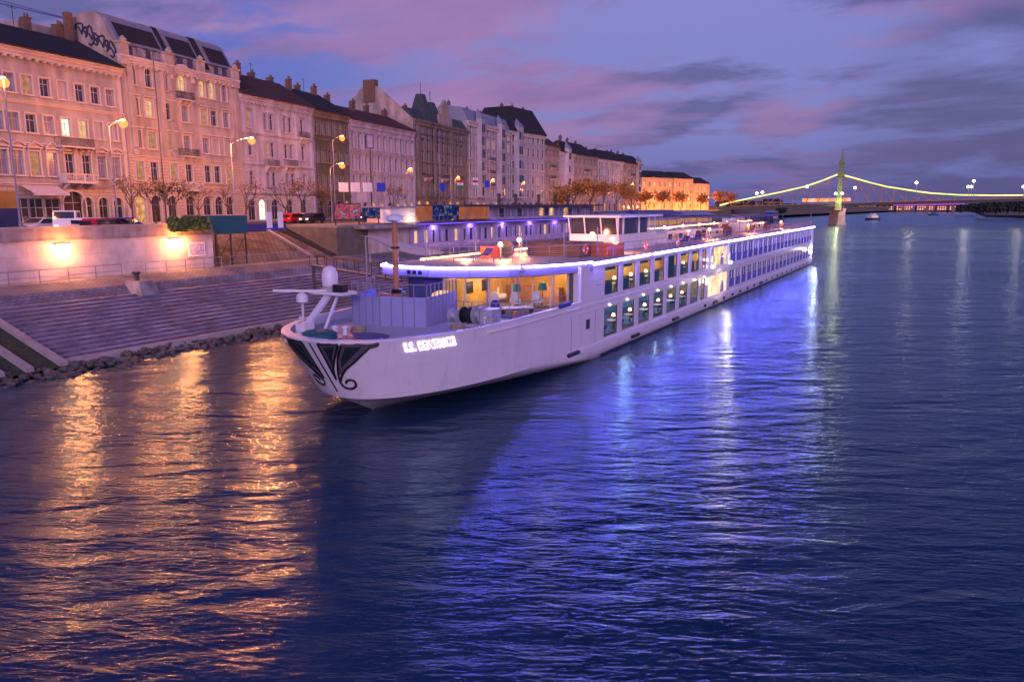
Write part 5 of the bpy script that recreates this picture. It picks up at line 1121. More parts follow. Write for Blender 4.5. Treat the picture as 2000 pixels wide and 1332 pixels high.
for (x, y) in ((-22.8, 37.6), (-22.3, 38.9), (-23.4, 38.4)): MB().lathe((x, y, 3.92), [(.13, 0), (.1, .1), (.1, .55), (.17, .6), (.15, .7)], 10).build('warping_post', M['brown'], ship)
# terrace rail + curve
tr = [(-26.5, 38.7), (-25.2, 38.6), (-23.6, 38.9), (-22.4, 40.2), (-21.8, 42.5), (-21.55, 45.2)]
q = MB()
for a, b_ in zip(tr[:-1], tr[1:]):
    A3 = Vector((*a, 3.92)); B3 = Vector((*b_, 3.92))
    for h in (.35, .7, 1.1): q.bar(A3 + Vector((0, 0, h)), B3 + Vector((0, 0, h)), .02 if h < 1 else .03)
    q.bar(A3, A3 + Vector((0, 0, 1.12)), .03); q.bar(A3.lerp(B3, .5), A3.lerp(B3, .5) + Vector((0, 0, 1.1)), .02)
q.build('terrace_railing', M['polemetal'], ship)
for (x, y) in ((-26.9, 39.4), (-25.1, 40.3), (-23.6, 41.7), (-22.2, 44.0)): MB().bar((x, y, 3.92), (x, y, 6.5), .04, n=6).build('canopy_post', M['polemetal'], ship)
chair(-24.3, 39.9, 3.92, .4, 'navy blue terrace chair in front of the bow lounge', 'bluef', None, 'terrace_chair')
t = thing('terrace_bench', 'long dark bench with light cushions before the lounge windows', 'bench', (-23.6, 41.6, 3.92), radians(48)); MB().box(-1.1, 1.1, -.3, .3, .38, .46).build('seat', M['iron'], t); MB().box(-1.0, 1.0, -.28, .28, .462, .58).build('cushion', M['whitef'], t)
for s in (-1, 1): MB().box(s*.95-.04, s*.95+.04, -.28, .28, 0, .38).build('leg', M['iron'], t)
# wheelhouse
MB().box(-30, -25.2, 62.6, 72.5, 7.02, 8.35).build('wheelhouse', M['hull2'], ship); wh = kids(ship)[-1]
wq = MB(); 
for y_ in (62.65, 63.9, 67.9, 70.6, 72.45): MB().box(-25.32, -25.2, y_ - .09, y_ + .09, 8.35, 9.85).build('window_post', M['hull2'], wh)
for x_ in (-29.95, -28.4, -26.8, -25.26): MB().bar((x_, 62.62, 8.35), (x_, 62.2, 9.85), .07).build('window_post', M['hull2'], wh)
MB().box(-29.9, -25.35, 62.75, 70.5, 8.36, 9.84).build('pane', M['pane_d'], wh)
MB().box(-30.3, -24.7, 61.8, 73.2, 9.86, 10.05).build('wheelhouse_roof', M['hull2'], wh)
MB().bar((-27.5, 68, 10.05), (-27.5, 68, 12.2), .05).bar((-28.4, 68, 11.4), (-26.6, 68, 11.4), .04).bar((-26, 70, 10.05), (-26, 70, 11.3), .03).build('antenna', M['polemetal'], wh)
# deckhouses, lockers
MB().box(-28.6, -24.0, 52.0, 56.5, 7.02, 8.05).build('slatted_locker', M['brownbox'], ship)
q = MB()
for k in range(6): q.box(-28.65, -23.95, 51.93, 56.55, 7.12 + k * .16, 7.17 + k * .16)
q.build('slat', M['teak'], ship)
MB().box(-23.9, -22.5, 53.8, 57.2, 7.02, 7.95).build('orange_locker', M['orange_box'], ship)
MB().box(-30.5, -29.6, 48, 49.6, 7.02, 7.9).build('orange_locker', M['orange_box'], ship)
MB().lathe((-28.4, 48.5, 7.75), [(.12, -.05), (.62, -.04), (.62, .04), (.12, .05)], 16, 'y').build('ventilator', M['iron'], ship)
for q in ((-31.5, -25.2, 76, 84, 7.02, 8.1), (-31, -25.4, 92, 100, 7.02, 7.9), (-30.8, -25.6, 118, 126, 7.02, 8.2)):
    dh = MB().box(*q).box(q[0] - .12, q[1] + .12, q[2] - .12, q[3] + .12, q[5], q[5] + .08).build('deck_house', M['hull2'], ship)
    for k in range(4): MB().box(q[1] + .002, q[1] + .03, q[2] + .6 + k * 1.8, q[2] + 1.8 + k * 1.8, q[4] + .35, q[5] - .2).build('window', M['pane_dim' if k % 2 else 'pane_d'], dh)
for a, b_ in ((102, 114), (128, 140)):
    aw = MB(); aw.box(-31.5, -25, a, b_, 9.2, 9.3)
    for y_ in (a, (a + b_) / 2, b_):
        for x_ in (-31.3, -25.2): aw.bar((x_, y_, 7), (x_, y_, 9.2), .05)
    aw.build('sun_awning', M['bluefascia'], ship)
# sun-deck rails, both sides and around the bow
def deckrail(pts, nm, m):
    q = MB()
    for a, b_ in zip(pts[:-1], pts[1:]):
        a = Vector(a); b_ = Vector(b_); L2 = (b_ - a).length; n_ = max(1, int(L2 / 1.35))
        for h in (.36, .72, 1.08): q.bar(a + Vector((0, 0, h)), b_ + Vector((0, 0, h)), .018 if h < 1 else .03)
        for j in range(n_): p = a.lerp(b_, j / n_); q.bar(p, p + Vector((0, 0, 1.08)), .024)
    return q.build(nm, M[m], ship)
deckrail([(rx - .25, 57, 7.02), (rx - .25, SY1 - 1.6, 7.02)], 'deck_railing', 'brown')
deckrail([(CX - HB + .25, SY1 - 1.6, 7.02), (CX - HB + .25, 50, 7.02), (CX - HB + .6, 44.2, 7.02), (-31.2, 43.0, 7.02), (-27, 44.2, 7.02), (-24.2, 47.2, 7.02), (rx - .4, 53, 7.02), (rx - .25, 57, 7.02)], 'deck_railing', 'polemetal')
for k, (x, y, h) in enumerate(((-31.6, 42.6, 2.2), (-29.3, 45.5, 2.4), (-26.2, 46.8, 2.2), (-24.0, 49.2, 2.4), (-22.6, 52.0, 2.3))): MB().bar((x, y, 7.02), (x, y, 7.02 + h), .045, n=6).build('flag_staff', M['polemetal'], ship)
# warm light strips and globes on the sun deck
MB().box(CX - HB + .3, CX - HB + .42, 43.5, 66, 7.05, 7.16).build('warm_strip', M['led_warm'], ship)
MB().box(CX - HB + .3, CX - HB + .42, 86, 150, 7.9, 8.0).build('warm_strip', M['led_warm'], ship)
gl = [(-31.5, 78 + k * 8) for k in range(9)] + [(-24.2, 58.8), (-28, 46.8), (-30.5, 54), (-24, 88), (-24, 108), (-24, 132)]
for k, (x, y) in enumerate(gl):
    o = MB().bar((x, y, 7.02), (x, y, 7.95), .05, n=6).build('deck_lamp', M['polemetal'], ship); MB().lathe((x, y, 7.95), [(.06, 0), (.17, .08), (.19, .2), (.12, .34), (.03, .38)], 10).build('globe', M['globe'], o)
    if k % 2 == 0 or k > 8: light('deck_light', (x + .35, y, 8.2), 800, (1., .33, .12), .18, o)
light('deck_light', (-30.5, 46, 7.6), 420, (1., .36, .14), .2, ship); light('deck_light', (-29, 60, 8.2), 500, (1., .4, .2), .2, ship)
for k in range(22):
    y_ = 50 + k * 4.6; 
    if 61 < y_ < 74: continue
    x = (-23.4, -29.0)[k % 2]; 
def lifebuoy(x, y, z, label):
    t = MB(); n_ = 16
    for j in range(n_):
        a, b_ = 2 * pi * j / n_, 2 * pi * (j + 1) / n_; t.mat(1 if j % 4 == 0 else 0).bar((0, .32 * cos(a), .32 * sin(a)), (0, .32 * cos(b_), .32 * sin(b_)), .075, n=6)
    o = t.build('lifebuoy', [M['orange'], M['whitef']], None, loc=(x, y, z)); tag(o, label, 'lifebuoy', 'lifebuoys on the sun deck rail')
lifebuoy(-23.0, 50.8, 7.75, 'orange lifebuoy nearest the bow on the sun deck rail'); lifebuoy(rx - .15, 59.5, 7.65, 'orange lifebuoy on the rail before the wheelhouse'); lifebuoy(rx - .15, 68.0, 7.65, 'orange lifebuoy on the rail right of the wheelhouse'); lifebuoy(rx - .15, 100.0, 7.65, 'orange lifebuoy on the far aft rail')
rr = random.Random(4); SL = ['near the front sun deck rail', 'beside the slatted locker', 'behind the orange locker', 'left of the wheelhouse', 'right of the wheelhouse', 'before the low deckhouse', 'beside the second deckhouse', 'under the first awning']
for k, (x, y) in enumerate(((-29.5, 46.6), (-30.6, 51.0), (-29.8, 58.5), (-31.4, 61.5), (-23.3, 75.5), (-23.4, 80.5), (-23.5, 95.0), (-27.5, 107))):
    t = thing('sun_lounger', 'low dark sun lounger ' + SL[k], 'sun lounger', (x, y, 7.02), rr.uniform(-.2, .2), 'sun loungers on the upper deck')
    MB().box(-.33, .33, -.9, .5, .28, .36).build('seat', M['bluef'], t); MB().add([(-.33,.5,.3),(.33,.5,.3),(.33,1.05,.75),(-.33,1.05,.75),(-.33,.5,.37),(.33,.5,.37),(.33,1.0,.8),(-.33,1.0,.8)], [(0,3,2,1),(4,5,6,7),(2,3,7,6),(0,4,7,3),(1,2,6,5)]).build('backrest', M['bluef'], t)
    for sx in (-.28, .28):
        for sy in (-.8, .4): MB().bar((sx, sy, 0), (sx, sy, .28), .025).build('leg', M['polemetal'], t)
WN = ['first', 'second', 'third', 'fourth', 'fifth', 'sixth', 'seventh', 'eighth', 'ninth', 'tenth']
for k in range(10):
    x_, y_ = (-24.4, -29.3)[k % 2], 86 + k * 6.1
    t = thing('deck_table', f'small round table with white top on the sun deck, {WN[k]} of the aft rows', 'table', (x_, y_, 7.02), 0, 'tables on the sun deck')
    MB().lathe((0, 0, .68), [(.42, 0), (.42, .04)], 14).build('tabletop', M['whitef'], t); MB().lathe((0, 0, 0), [(.22, 0), (.04, .05), (.04, .68)], 8).build('leg', M['iron'], t)
    for j, (dx, dy, rz) in enumerate(((0, .85, pi), (0, -.85, 0))): chair(x_ + dx, y_ + dy, 7.02, rz + pi, f'dark {("far", "near")[j]} side chair at the {WN[k]} small table on the sun deck', 'brownbox', 'chairs at the sun deck tables', 'deck_chair')
for k, (x_, y_) in enumerate(((-23.9, 35.1), (-28.3, 31.6))):
    q = MB()
    for j in range(4):
        R0 = .42 - j * .02
        for i in range(16): a, c_ = 2 * pi * i / 16, 2 * pi * (i + 1) / 16; q.bar((R0 * cos(a), R0 * sin(a), .05 + j * .07), (R0 * cos(c_), R0 * sin(c_), .05 + j * .07), .038, n=5)
    tag(q.build('rope_coil', M['rope'], None, loc=(x_, y_, 3.92)), ('coiled mooring rope beside the winch drums', 'coiled mooring rope on deck before the windbreak screens')[k], 'rope')
# stern pole
MB().bar((CX + 5, SY1, 7.0), (CX + 5, SY1, 9.4), .05).build('stern_staff', M['polemetal'], ship)
# bow motif, laid on the hull skin
SHIFT = 2.2
def on_skin(a, z, off): return hull(a - SHIFT * (1 if abs(a) < 30 else 0.), min(z, 4.26), off)
def cr(pts, n_=6):
    out = []
    for i in range(len(pts) - 1):
        p0 = pts[max(i-1, 0)]; p1 = pts[i]; p2 = pts[i+1]; p3 = pts[min(i+2, len(pts)-1)]
        for j in range(n_):
            t = j / n_; out.append(tuple(.5 * (2*p1[c] + (p2[c]-p0[c])*t + (2*p0[c]-5*p1[c]+4*p2[c]-p3[c])*t*t + (3*p1[c]-p0[c]-3*p2[c]+p3[c])*t**3) for c in (0, 1)))
    return out + [pts[-1]]
def stroke(mb, pts, w_, off, smooth=True):
    pp = cr(pts) if smooth else [tuple(p) for p in pts]; P = [on_skin(a, z, off) for a, z in pp]
    L1, L2 = [], []
    for i in range(len(P)):
        d = P[min(i+1, len(P)-1)] - P[max(i-1, 0)]
        a, z = pp[i]; sd = 1 if a >= 0 else -1; q = on_skin(a + .3, z, off); w0 = on_skin(a - .3, z, off); tn = (q - w0).normalized(); nn = Vector((tn.y, -tn.x, 0)).normalized()
        s = d.normalized().cross(nn).normalized() * w_ / 2; L1.append(P[i] + s); L2.append(P[i] - s)
    n_ = len(P); mb.add(L1 + L2, [(i, i+1, n_+i+1, n_+i) for i in range(n_-1)])
def fill(mb, pts, off):
    zs_ = [p[1] for p in pts]; z0, z1 = min(zs_), max(zs_); N_ = 14; rows_ = []
    for i in range(N_ + 1):
        z = z0 + (z1 - z0) * i / N_; z = min(max(z, z0 + 1e-3), z1 - 1e-3); xs = []
        for (a, za), (b_, zb) in zip(pts, pts[1:] + pts[:1]):
            if (za - z) * (zb - z) < 0: xs.append(a + (b_ - a) * (z - za) / (zb - za))
        if len(xs) >= 2: rows_.append((min(xs), max(xs), z))
    for (a0, a1, z), (b0, b1, zz) in zip(rows_[:-1], rows_[1:]):
        K = 6
        for k in range(K):
            f = lambda s, e, t: s + (e - s) * t
            mb.quad(on_skin(f(a0, a1, k/K), z, off), on_skin(f(a0, a1, (k+1)/K), z, off), on_skin(f(b0, b1, (k+1)/K), zz, off), on_skin(f(b0, b1, k/K), zz, off))
wing = [(18.0, 4.25), (25.2, 4.25), (31.9, 4.25), (26.3, 3.81), (19.8, 3.29), (13.7, 2.85), (9.5, 2.39), (7.6, 2.06), (8.8, 1.81), (11.9, 1.76), (14.8, 1.93), (15.4, 2.19), (13.8, 2.28), (11.4, 2.2), (10.2, 2.04)]
wingl = [(18.0, 4.25), (13.5, 3.59), (10.1, 2.9), (8.1, 2.37), (7.6, 2.06)]
rp = [(19.1, 4.12), (26.6, 4.12), (19.9, 3.59), (12.3, 2.97), (14.4, 3.47)]; mp_ = [(8.2, 4.1), (14.0, 4.12), (10.3, 3.57), (8.2, 3.07), (8.0, 3.44)]
mo_ = [(6.2, 4.25), (11.9, 4.25), (16.5, 4.25)]; mo2 = [(16.5, 4.25), (11.2, 3.46), (7.4, 2.81), (5.9, 2.23)]; mo3 = [(6.2, 4.25), (6.1, 3.24), (5.9, 2.23)]
for sgn in (1, -1):
    mg = MB(); md = MB()
    def mir(l, s=sgn): return l if s == 1 else [(2 * SHIFT - a if False else (2*SHIFT - a), z) for a, z in l]
    for l, sm in ((wing[2:], True), (wing[:3], False), (wingl, True), (mo_, False), (mo2, True), (mo3, True)): stroke(md, mir(l), .13, .03, sm)
    fill(mg, mir([(17.0, 4.2), (30.5, 4.2), (21, 3.4), (10, 2.5), (9, 2.6), (12.6, 3.3)]), .012); fill(mg, mir([(6.8, 4.2), (15.6, 4.2), (10.8, 3.5), (7.2, 2.85), (6.4, 2.5), (6.5, 3.3)]), .012)
    mo = mg.build('bow_motif', M['motif_g'], ship)
    for l in (rp, mp_): mt_ = MB(); fill(mt_, mir(l), .024); mt_.build('motif_panel', M['motif_t'], mo)
    if sgn > 0: stroke(md, [(2.3, 4.25), (2.3, 3.5), (2.3, 2.6), (2.3, 1.5)], .1, .035, False)
    md.build('motif_outline', M['motif'], mo)
# illuminated name
def hull_text(txt, a0, a1, zb, hgt, off, thick, grow, nm, m):
    cu = bpy.data.curves.new(nm, 'FONT'); cu.body = txt; cu.size = 1; cu.extrude = thick; cu.offset = grow; cu.shear = .25; cu.resolution_u = 3; cu.space_character = 1.05
    o = bpy.data.objects.new(nm, cu); COL.objects.link(o); bpy.context.view_layer.update()
    me = bpy.data.meshes.new_from_object(o.evaluated_get(bpy.context.evaluated_depsgraph_get())); bpy.data.objects.remove(o)
    xs = [v.co.x for v in me.vertices]; ys_ = [v.co.y for v in me.vertices]; x0, x1 = min(xs), max(xs); y0_, y1_ = min(ys_), max(ys_)
    for v in me.vertices:
        a = a0 + (a1 - a0) * (v.co.x - x0) / (x1 - x0); z = zb + hgt * (v.co.y - y0_) / (y1_ - y0_)
        v.co = hull(a, z, off + v.co.z)
    me.materials.append(M[m]); me.name = nm; return link(nm, me, ship)
hull_text('S.S. BEATRICE', 40.5, 60.8, 3.66, .50, .035, .012, .034, 'name_halo', 'letters')
hull_text('S.S. BEATRICE', 41.0, 60.3, 3.71, .40, .07, .012, .0, 'name_letters', 'letter_face')
# gangway crane behind the bow, on the quay side
gw = thing('gangway_crane', 'dark boarding gangway with lattice arm between the bow and the cobbled quay', 'gangway', (0, 0, 0))
G0 = on_z(612, 518, 4.8); G1 = Vector((-33.4, 42.5, 5.6)); G0 = Vector((-51.5, 52.0, 5.0)) if G0.x < -60 else G0
q = MB()
for s in (-.5, .5):
    o_ = Vector((0, s, 0)); q.bar(G0 + o_, G1 + o_, .09).bar(G0 + o_ + Vector((0, 0, 1)), G1 + o_ + Vector((0, 0, 1)), .05)
    for k in range(9): p = G0.lerp(G1, k / 8) + o_; q.bar(p, p + Vector((0, 0, 1)), .035)
q.build('truss', M['iron'], gw); q = MB(); q.bar(G0, G1, .5, .05); q.build('walkway', M['deck'], gw)
MB().bar(G0 - Vector((0, 0, 4.2)), G0, .16, n=8).build('support_post', M['iron'], gw)
# pale tensile sail behind the bow roof
sail = thing('tensile_canopy', 'pale lilac tensile canopy stretched behind the bow mast', 'canopy', (-40, 60, 0))
P = [on_x(714, 462, -40), on_x(722, 476, -40), on_x(745, 455, -40), on_x(842, 492, -40), on_x(800, 475, -40)]; P = [p - Vector((-40, 60, 0)) for p in P]
vs = []; 
for i in range(9):
    t = i / 8; a = P[0].lerp(P[3], t) + Vector((-1.5, 0, .5 * sin(t * pi))); c = P[1].lerp(P[3], t) + Vector((1.5, 0, -.5 * sin(t * pi)))
    for j in range(6): vs.append(a.lerp(c, j / 5) + Vector((0, 0, .25 * sin(j / 5 * pi))))
for s, nm in ((0, 'membrane'),): MB().add(vs + [v - Vector((0, 0, .04)) for v in vs], [(i*6+j, i*6+j+1, (i+1)*6+j+1, (i+1)*6+j) for i in range(8) for j in range(5)] + [(54+i*6+j, 54+(i+1)*6+j, 54+(i+1)*6+j+1, 54+i*6+j+1) for i in range(8) for j in range(5)]).build(nm, M['lining'], sail, smooth=True)
for p in (P[0], P[3], P[1]): MB().bar((p.x, p.y, .3), p, .07, n=6).build('mast', M['polemetal'], sail)
pn = thing('landing_pontoon', 'low steel landing pontoon floating between ship and quay', 'pontoon', (-40, 75, 0)); MB().box(-5, 4, -22, 40, -.4, .9).build('pontoon_hull', M['cardark'], pn); MB().box(-5, 4, -22, 40, .904, .95).build('deck_plate', M['deck'], pn)
# ------------------------------------------------------------------ bridge
BZ = 420
def bp(px, py, dz=0): return on_depth(px, py, BZ + dz)
br = thing('chain_bridge', 'green iron bridge with glowing yellow chord and tall spired tower', 'bridge', tuple(on_depth(1636, 440, BZ)))
bo_ = Vector(br.location); B = lambda px, py, dz=0: bp(px, py, dz) - bo_
left = [(1405, 402), (1428, 395.5), (1476, 385.6), (1524, 376), (1572, 365), (1604, 354), (1634, 342)]; right = [(1642, 342), (1668, 349), (1700, 358), (1731, 365.6), (1760, 370), (1792, 375), (1816, 378), (1872, 381.6), (1936, 382.4), (2000, 382), (2060, 381)]
dl = lambda px: 404.5 - (px - 1400) * (404.5 - 388.0) / 600
for dz in (-7, 7):
    for L_, nm in ((left, 'chord'), (right, 'chord')):
        q = MB(); q.path([B(a, b_, dz) for a, b_ in L_], .62, 4); o = q.build(nm, M['bridgegreen'], br)
        q = MB(); q.path([B(a, b_, dz) - Vector((-sin(YAW), cos(YAW), 0)) * .75 + Vector((0, 0, .12)) for a, b_ in L_], .48, 4); q.build('chord_lights', M['bridgelit'], o)
    tr_ = MB()
    def cy(px):
        for (a, ya), (c, yc) in zip((left + right)[:-1], (left + right)[1:]):
            if a <= px <= c: return ya + (yc - ya) * (px - a) / (c - a)
        return 382
    xs = list(range(1428, 1630, 24)) + list(range(1650, 2060, 24))
    for a, c in zip(xs[:-1], xs[1:]):
        tr_.bar(B(a, cy(a), dz), B(a, dl(a), dz), .16)
        if abs(a - 1636) > 20 and c < 1860: tr_.bar(B(a, cy(a), dz), B(c, dl(c), dz), .2) if a > 1636 else tr_.bar(B(c, cy(c), dz), B(a, dl(a), dz), .2)
    tr_.path([B(x_, dl(x_) - .6, dz) for x_ in xs], .25, 4)
    tr_.build('truss_web', M['bridgegreen'], br)
q = MB()
for a, c in zip(range(1380, 2080, 40), range(1420, 2120, 40)):
    for s in range(1):
        p = [B(a, dl(a), -7.5), B(c, dl(c), -7.5), B(c, dl(c), 7.5), B(a, dl(a), 7.5)]; dn = Vector((0, 0, -1.5)); p = [(v.x, v.y, (p[0].z if i in (0, 3) else p[1].z)) for i, v in enumerate(p)]; p = [Vector(v) for v in p]
        q.add(p + [v + dn for v in p], [(0,1,2,3),(4,7,6,5),(0,4,5,1),(3,2,6,7)])
q.build('deck', M['bridgedark'], br)
tw = MB()
for dz in (-7, 7):
    c0 = B(1638, 400, dz); z0 = c0.z; f_ = lambda h, r: [(c0.x - r, c0.y - r), (c0.x + r, c0.y - r), (c0.x + r, c0.y + r), (c0.x - r, c0.y + r)]
    for (za, zb, ra, rb) in ((-3, 4, 1.7, 1.5), (4, 15, 1.3, 1.0), (15, 17.5, 1.9, 1.9), (17.5, 22, 1.2, .95), (22, 23, 1.5, 1.3), (23, 27, .8, .3), (27, 29.5, .25, .08)):
        a = f_(0, ra); c = f_(0, rb); vs = [(x, y, z0 + za) for x, y in a] + [(x, y, z0 + zb) for x, y in c]; tw.add(vs, [(0,1,5,4),(1,2,6,5),(2,3,7,6),(3,0,4,7),(4,5,6,7),(0,3,2,1)])
    tw.lathe((c0.x, c0.y, z0 + 23), [(1.0, 0), (.9, .8), (.3, 1.4)], 10)
tw.bar(B(1638, 347, -7), B(1638, 347, 7), .9).bar(B(1638, 372, -7), B(1638, 372, 7), .5)
to = tw.build('tower', M['bridgegreen'], br)
for dz in (-10.5, 10.5):
    c0 = B(1638, 392, dz) ; light('tower_floodlight', c0, 900, (.95, .95, .25), .5, br)
light('tower_floodlight', B(1631, 360, -13), 900, (.95, .95, .3), .5, br); light('pier_floodlight', B(1637, 408, -12), 900, (1., .6, .4), .5, br)
c0 = B(1634, 440); q = MB(); e1 = Vector(RT); e2 = Vector((-sin(YAW), cos(YAW), 0))
def pz(w_, d_, z0, z1, w2, d2):
    A_ = [c0 + e1 * w_ * a + e2 * d_ * c for a, c in ((-1, -.6), (0, -1), (1, -.6), (1, .6), (0, 1), (-1, .6))]; C_ = [c0 + e1 * w2 * a + e2 * d2 * c for a, c in ((-1, -.6), (0, -1), (1, -.6), (1, .6), (0, 1), (-1, .6))]
    q.add([(v.x, v.y, z0) for v in A_] + [(v.x, v.y, z1) for v in C_], [(k, (k+1)%6, 6+(k+1)%6, 6+k) for k in range(6)] + [(6,7,8,9,10,11)])
pz(2.7, 11, -1.5, 1.2, 2.5, 10.5); pz(2.2, 10, 1.2, 8.6, 1.8, 9.5); pz(2.2, 10, 8.6, 9.3, 2.2, 10); q.build('pier', M['pier'], br)
for (px, py) in ((1478, 379), (1489, 377), (1576, 366), (1670, 368), (1790, 358), (1897, 366), (1902, 355), (1891, 366), (1999, 366)):
    a = B(px, dl(px), -9); c = B(px, py, -9); o = MB().bar(a, c, .14).build('bridge_lamp', M['polemetal'], br); MB().lathe(c, [(.2, -.4), (.75, 0), (.7, .5), (.2, .95)], 10).build('globe', M['glow_w'], o)
for px in (1632, 1645): MB().lathe(B(px, 379, -9.5), [(.2, -.4), (.7, 0), (.6, .5), (.2, .8)], 10).build('bridge_lamp', M['glow_w'], br)
for px in (1783, 1893, 1999): light('bridge_lamp_light', B(px, 364, -11), 700, (1., .62, .42), .8, br)
MB().bar(B(1568, 391.5, -2), B(1660, 390, -2), 1.3).build('tram', M['farlit'], br)
kids(br)[-1].name = 'tram'
kids(br)[-1].data.materials[0] = M['sorange']
tram = kids(br)[-1]; tram.parent = None; tram.location = bo_; tag(tram, 'orange lit tram crossing the bridge beside the tower', 'tram')
MB().box(-1, 1, -4, 4, -.3, .9)
# ------------------------------------------------------------------ far bank
fb = MB()
P = [on_z(x, y, 0) for x, y in ((1380, 418), (1540, 413), (1700, 412.5), (1900, 414.5), (1925, 424), (2300, 436))]; fp = [(p.x, p.y) for p in P]
q0 = on_depth(2400, 400, 500); far_ = [(q0.x + 900, q0.y + 200), (1500, 2600), (-900, 3000), (-1200, 800), (-170, 470)]
fb.prism(fp + far_, -1, 2.0); struct(fb.build('far_bank', M['ground']))
rr = random.Random(12)
names = ['wide', 'tall', 'narrow', 'low', 'broad', 'slim', 'short', 'square']
k = 0; px = 1404
while px < 1890:
    Z = 900 + (px > 1530) * 250; wpx = rr.uniform(18, 42); A = on_depth(px, 404, Z); Bq = on_depth(px + wpx - 3, 404, Z); d = Bq - A; W = d.xy.length
    H = rr.uniform(6, 10) + (3 if px < 1500 else 0)
    t = thing('far_building', f'{names[k % 8]} distant lit building on the far bank', 'building', (A.x, A.y, 2.0), atan2(d.y, d.x), 'distant buildings on the far river bank')
    MB().box(0, W, 0, 15, 0, H).build('wall', M['farwall'], t); MB().add([(-1,-1,H),(W+1,-1,H),(W+1,16,H),(-1,16,H),(3,7,H+3),(W-3,7,H+3)], [(0,1,5,4),(1,2,5),(2,3,4,5),(3,0,4)]).build('roof', M['slate'], t)
    q = MB(); u = 1.5
    while u < W - 2.5:
        for r_ in range(2): 
            if rr.random() < .8: q.box(u, u + 1.8, -.12, -.03, 1.2 + r_ * 3.2, 3.2 + r_ * 3.2)
        u += 3.6
    if q.v: q.build('lit_windows', M['farlit'], t)
    px += wpx; k += 1
A = on_depth(1745, 401, 1050); Bq = on_depth(1885, 398.5, 980); t = thing('far_bridge', 'distant flat bridge glowing magenta beyond the iron bridge', 'bridge', tuple(A)); d = Bq - A
MB().bar((0, 0, 0), d, 1.1).build('deck', M['magenta'], t); MB().bar(d, d * 2.2, 1.1).build('dark_deck', M['farwall'], t)
for s in (.15, .5, .85): p = d * s; MB().bar(p, (p.x, p.y, -A.z - 1), 2.2).build('pier', M['farwall'], t)
def blob(name, px, py, Z, w_, h_, label, n_=420, m='darkleaf'):
    p = on_depth(px, py, Z); t = thing(name, label, 'tree', (p.x, p.y, 1.8), 0, 'dark trees on the far right bank'); rr = random.Random(int(px))
    MB().bar((0, 0, 0), (0, 0, h_ * .5), .5, n=6).build('trunk', M['bark'], t); c = MB()
    for j in range(n_):
        th = rr.uniform(0, 2 * pi); ph = rr.random(); r_ = w_ * sqrt(ph) * rr.uniform(.6, 1); z = h_ * (.25 + .75 * rr.random()); r_ *= sqrt(max(0, 1 - ((z / h_ - .55) / .5) ** 2)) if abs(z / h_ - .55) < .5 else .2
        q_ = Vector((r_ * cos(th), r_ * sin(th), z)); a = Vector((rr.uniform(-1,1), rr.uniform(-1,1), rr.uniform(-1,1))).normalized() * 1.1; e = a.orthogonal().normalized() * .9; c.add([q_ - a, q_ + e, q_ + a, q_ - e], [(0,1,2,3)])
    c.build('crown', M[m], t)
for k, (px, w_, h_) in enumerate(((1878, 7, 9), (1900, 8, 10), (1922, 8, 12), (1945, 9, 12), (1968, 9, 14), (1992, 10, 15), (2018, 10, 15))): blob('far_tree', px, 408, 620 if k > 1 else 800, w_, h_, ['leftmost', 'second from left', 'third from left', 'middle', 'third from right', 'second from right', 'rightmost'][k] + ' dark leafless tree mass on the right river bank')
for k, px in enumerate((1432, 1452, 1475, 1500, 1522)): blob('far_tree', px, 402, 640, 8, 10, ['dark far tree left under the bridge start', 'dark far tree second under the chord', 'dark far tree below the bridge lamps', 'dark far tree right of the bridge lamps', 'dark far tree nearest the tram'][k])
p = on_z(1706, 430, 0); t = thing('small_boat', 'small white lit cruiser right of the bridge pier', 'boat', (p.x, p.y, 0), radians(60)); MB().prism([(-7, -2), (5, -2), (8, 0), (5, 2), (-7, 2)], -.4, 1.5).build('hull', M['cardark'], t); MB().box(-5, 3, -1.6, 1.6, 1.5, 3.4).build('cabin', M['hull2'], t); MB().box(-3, 1, -1.3, 1.3, 3.4, 4.8).build('upper_cabin', M['hull2'], t); MB().box(-4.5, 2.5, -1.63, -1.603, 2.1, 2.9).build('window_band', M['pane_lit'], t)
p = on_z(1823, 421, 0); t = thing('small_boat', 'tiny dark boat farther off beneath the magenta bridge', 'boat', (p.x, p.y, 0), radians(40)); MB().prism([(-5, -1.5), (4, -1.5), (6, 0), (4, 1.5), (-5, 1.5)], -.4, 1.2).build('hull', M['cardark'], t); MB().box(-2, 2, -1.2, 1.2, 1.2, 2.8).build('cabin', M['carblue'], t)
# ------------------------------------------------------------------ world, sun, camera
w = bpy.data.worlds.new('World'); scene.world = w; w.use_nodes = True; N = w.node_tree.nodes; L = w.node_tree.links
bg = N['Background']; tc = N.new('ShaderNodeTexCoord'); sep = N.new('ShaderNodeSeparateXYZ'); L.new(tc.outputs['Generated'], sep.inputs[0])
def mth(op, a, b_=None, clamp=False):
    n_ = N.new('ShaderNodeMath'); n_.operation = op; n_.use_clamp = clamp
    for i, q in enumerate((a, b_)):
        if q is None: continue
        if isinstance(q, (int, float)): n_.inputs[i].default_value = q
        else: L.new(q, n_.inputs[i])
    return n_.outputs[0]
def ramp(fac, stops):
    r_ = N.new('ShaderNodeValToRGB'); e = r_.color_ramp.elements
    while len(e) < len(stops): e.new(.5)
    for el, (p_, c) in zip(e, stops): el.position = p_; el.color = (*c, 1)
    L.new(fac, r_.inputs[0]); return r_.outputs[0]
